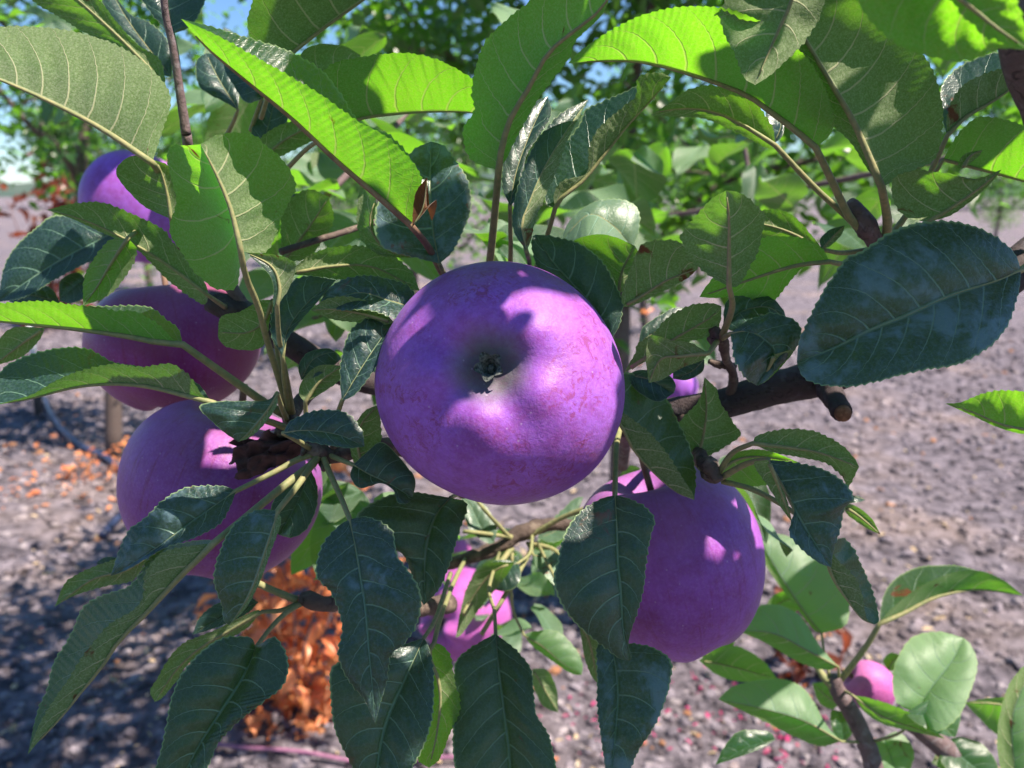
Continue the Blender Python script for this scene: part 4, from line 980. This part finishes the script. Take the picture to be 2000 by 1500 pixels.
back_twig('1900,300,80,7 1600,360,95,6 1300,420,110,5 1150,380,120,4'); back_twig('560,470,60,8 640,380,60,7 760,260,65,6 860,140,70,5')
back_twig('1500,520,100,6 1470,380,100,5 1440,200,100,4'); back_twig('540,640,52,8 640,620,52,6 740,640,54,5')

# ------------------------------------------------------------------ unseen leaves added above the frame, placed to dapple the branch
LIT = [(1095, 640, .262, 44), (1140, 720, .262, 50), (1040, 800, .262, 44), (940, 815, .262, 26), (1120, 800, .27, 36),
       (560, 180, .27, 70), (640, 250, .27, 70), (700, 300, .27, 70), (770, 360, .27, 36), (470, 120, .27, 70), (400, 70, .27, 40),
       (980, 130, .25, 70), (1080, 40, .238, 70), (960, 220, .262, 40), (1250, 80, .286, 70), (1350, 60, .286, 60), (1200, 110, .286, 30),
       (1900, 60, .18, 70), (1660, 60, .28, 30), (380, 430, .265, 60), (520, 320, .265, 80), (360, 330, .265, 45), (450, 300, .265, 50),
       (120, 110, .29, 110), (240, 160, .29, 60), (150, 620, .30, 60), (60, 610, .30, 50), (300, 610, .3, 22), (1180, 250, .30, 45), (1060, 380, .29, 30),
       (1160, 440, .36, 40), (900, 190, .315, 30), (840, 210, .315, 26), (1510, 560, .306, 30), (200, 560, .31, 22), (1830, 345, .273, 14), (1418, 378, .27, 12),
       (870, 1330, .325, 46), (710, 420, .31, 26), (440, 820, .285, 12), (430, 890, .35, 12), (540, 560, .275, 24),
       (1900, 790, .34, 50), (1030, 1230, .5, 120), (905, 1200, .74, 60), (1700, 1300, .55, 420), (1060, 1060, .5, 120), (1510, 930, .33, 16)]

APLIT = np.array([(985, 600), (1010, 585), (1060, 578), (1110, 590), (1165, 612), (1158, 632), (1178, 660), (1172, 690), (1202, 705), (1197, 740), (1178, 800),
                  (1142, 850), (1105, 888), (1070, 880), (1030, 850), (980, 835), (900, 822), (885, 790), (920, 765), (960, 740), (1010, 700), (1030, 665), (1070, 650), (1078, 625), (1050, 608), (1020, 614)])
def inside(poly, x, y):
    c = False; n = len(poly)
    for i in range(n):
        (x1, y1), (x2, y2) = poly[i], poly[i - 1]
        if (y1 > y) != (y2 > y) and x < (x2 - x1) * (y - y1) / (y2 - y1) + x1: c = not c
    return c
def on_apple(px, py):
    r2 = ((px - 976) ** 2 + (py - 748) ** 2) / 240. ** 2
    return .300 - .0424 * math.sqrt(max(0, 1 - r2)) * .9
LP = [W(x, y, on_apple(x, y)) for x in range(880, 1215, 11) for y in range(570, 900, 11) if inside(APLIT, x, y)]
SP = [W(x, y, on_apple(x, y)) for x in range(740, 1216, 22) for y in range(515, 985, 22) if (x - 976) ** 2 + (y - 748) ** 2 < 236 ** 2 and not inside(APLIT + 0, x, y)
      and min((x - a) ** 2 + (y - b) ** 2 for a, b in APLIT) > 14 ** 2]
SP += [W(x, y, .345) for x in range(1150, 1480, 30) for y in range(920, 1260, 35)]
NAP = len(SP)
SP += [W(x, y, .35) for x in range(250, 620, 40) for y in range(790, 1120, 40) if not 400 < x < 470]
SP += [W(x, y, .41) for x in range(200, 470, 40) for y in range(560, 780, 40)] + [W(x, y, .268) for x in range(1580, 2000, 45) for y in range(450, 740, 45)]
SP += [W(x, y, .285) for x in range(640, 1270, 45) for y in range(1010, 1480, 45) if not (820 < x < 900)] + [W(x, y, .29) for x in range(200, 560, 45) for y in range(960, 1480, 50)]
SP += [W(x, y, .30) for x in range(560, 720, 40) for y in range(560, 960, 45)] + [W(x, y, .285) for x in range(1240, 1680, 45) for y in range(720, 1200, 50)]
SP += [W(x, y, .28) for x in range(1560, 1840, 45) for y in range(130, 330, 45)] + [W(x, y, .255) for x in range(1430, 1590, 40) for y in range(20, 150, 40)]
SP += [W(x, y, .27) for x in (1360, 1420, 1470) for y in (400, 470, 530)] + [W(x, y, .62) for x in (200, 250) for y in (330, 390)]
for x, y, d, r in LIT[5:]:
    for a in range(6): LP.append(W(x + r * .75 * math.cos(a), y + r * .75 * math.sin(a), d))
    LP.append(W(x, y, d))
LP = np.array(LP); SP = np.array(SP)
R2 = random.Random(11)
e1 = np.cross(SUN, [0, 1, 0]); e1 /= np.linalg.norm(e1); e2 = np.cross(SUN, e1)
def covers(c, a, size, Q, grow=0.0):
    X_ = e1 * math.cos(a) + e2 * math.sin(a); Y_ = np.cross(SUN, X_)
    r_ = Q - c; u = (r_ @ X_) / size + .5; v = np.abs(r_ @ Y_) / size
    hw = .25 * np.sin(np.pi * np.clip(u, 0.0001, .9999) ** .80) ** .8 * (1 - .12 * u)
    g = grow / size
    return (u > -g) & (u < 1 + g) & (v < hw + g)
def free(c, size):
    q = c - CAM; z = q @ FW
    if np.linalg.norm(q) < .085: return False
    m = size * .75
    return not (z > -m and abs(q @ RT) < .60 * max(z, 0) + m and -.46 * max(z, 0) - m < (q @ UP) < .46 * max(z, 0) + m)
def plan():
    done = np.zeros(len(SP), bool); n = 0
    order = list(range(len(SP)))
    for i in order:
        if done[i]: continue
        nap = i < NAP
        for q in range(420 if nap else 60):
            size = R2.uniform(.055, .085) if q < 12 else R2.uniform(.028, .05) if q < 60 else R2.uniform(.014, .03)
            a = R2.uniform(0, 6.28); t = R2.uniform(.26, .42) if q < 40 else R2.uniform(.4, .6) if q < 60 else R2.uniform(.13, .5)
            X_ = e1 * math.cos(a) + e2 * math.sin(a); Y_ = np.cross(SUN, X_)
            c = SP[i] + SUN * t + X_ * R2.uniform(-.3, .3) * size + Y_ * R2.uniform(-.12, .12) * size
            if not free(c, size) or covers(c, a, size, LP, .0015 if nap else .004).any(): continue
            done |= covers(c, a, size, SP)
            X_ = X_ + SUN * R2.uniform(-.12, .12); X_ /= np.linalg.norm(X_); Z_ = SUN - X_ * (SUN @ X_); Z_ /= np.linalg.norm(Z_)
            o = put_leaf(R2.choice(MB[:1] + MB[2:]), tree, c - X_ * size * .5, size, X_, np.cross(Z_, X_), Z_, ploc=TREE); o.color = (.2, 0, 0, .3); n += 1
            break
    print('shade leaves', n, 'uncovered', int((~done).sum()), 'apple', int((~done[:NAP]).sum()), NAP, 'of', len(SP))
plan()

# an unseen arching top added above the frame to shade the soil at left
P = np.vstack([np.array(c) + rng.standard_normal((m, 3)) * np.array(sp) for c, sp, m in
               [((.30, 1.55, 2.30), (.22, .20, .16), 520), ((-.15, 1.70, 2.35), (.22, .20, .16), 520), ((.05, 1.25, 2.25), (.25, .16, .14), 420), ((-.45, 1.50, 2.2), (.16, .18, .12), 300)]])
P = P[(P[:, 2] - CAM[2]) / P[:, 1] > .27]
link('crown', joined_leaves(P - TREE, .075, M_FAR, 'crown', 1.2), tree, kind='stuff')
for e in ((.30, 1.55, 2.30), (-.15, 1.70, 2.35), (.05, 1.25, 2.25), (-.45, 1.5, 2.2)):
    q = limb_path(TREE + (.03, .02, 1.9), e, 5, .03); V, T = tube_tri(q - TREE, np.linspace(.018, .006, len(q)), 7)
    link('branch', mesh('branch', V, T, M_TRUNK), tree)
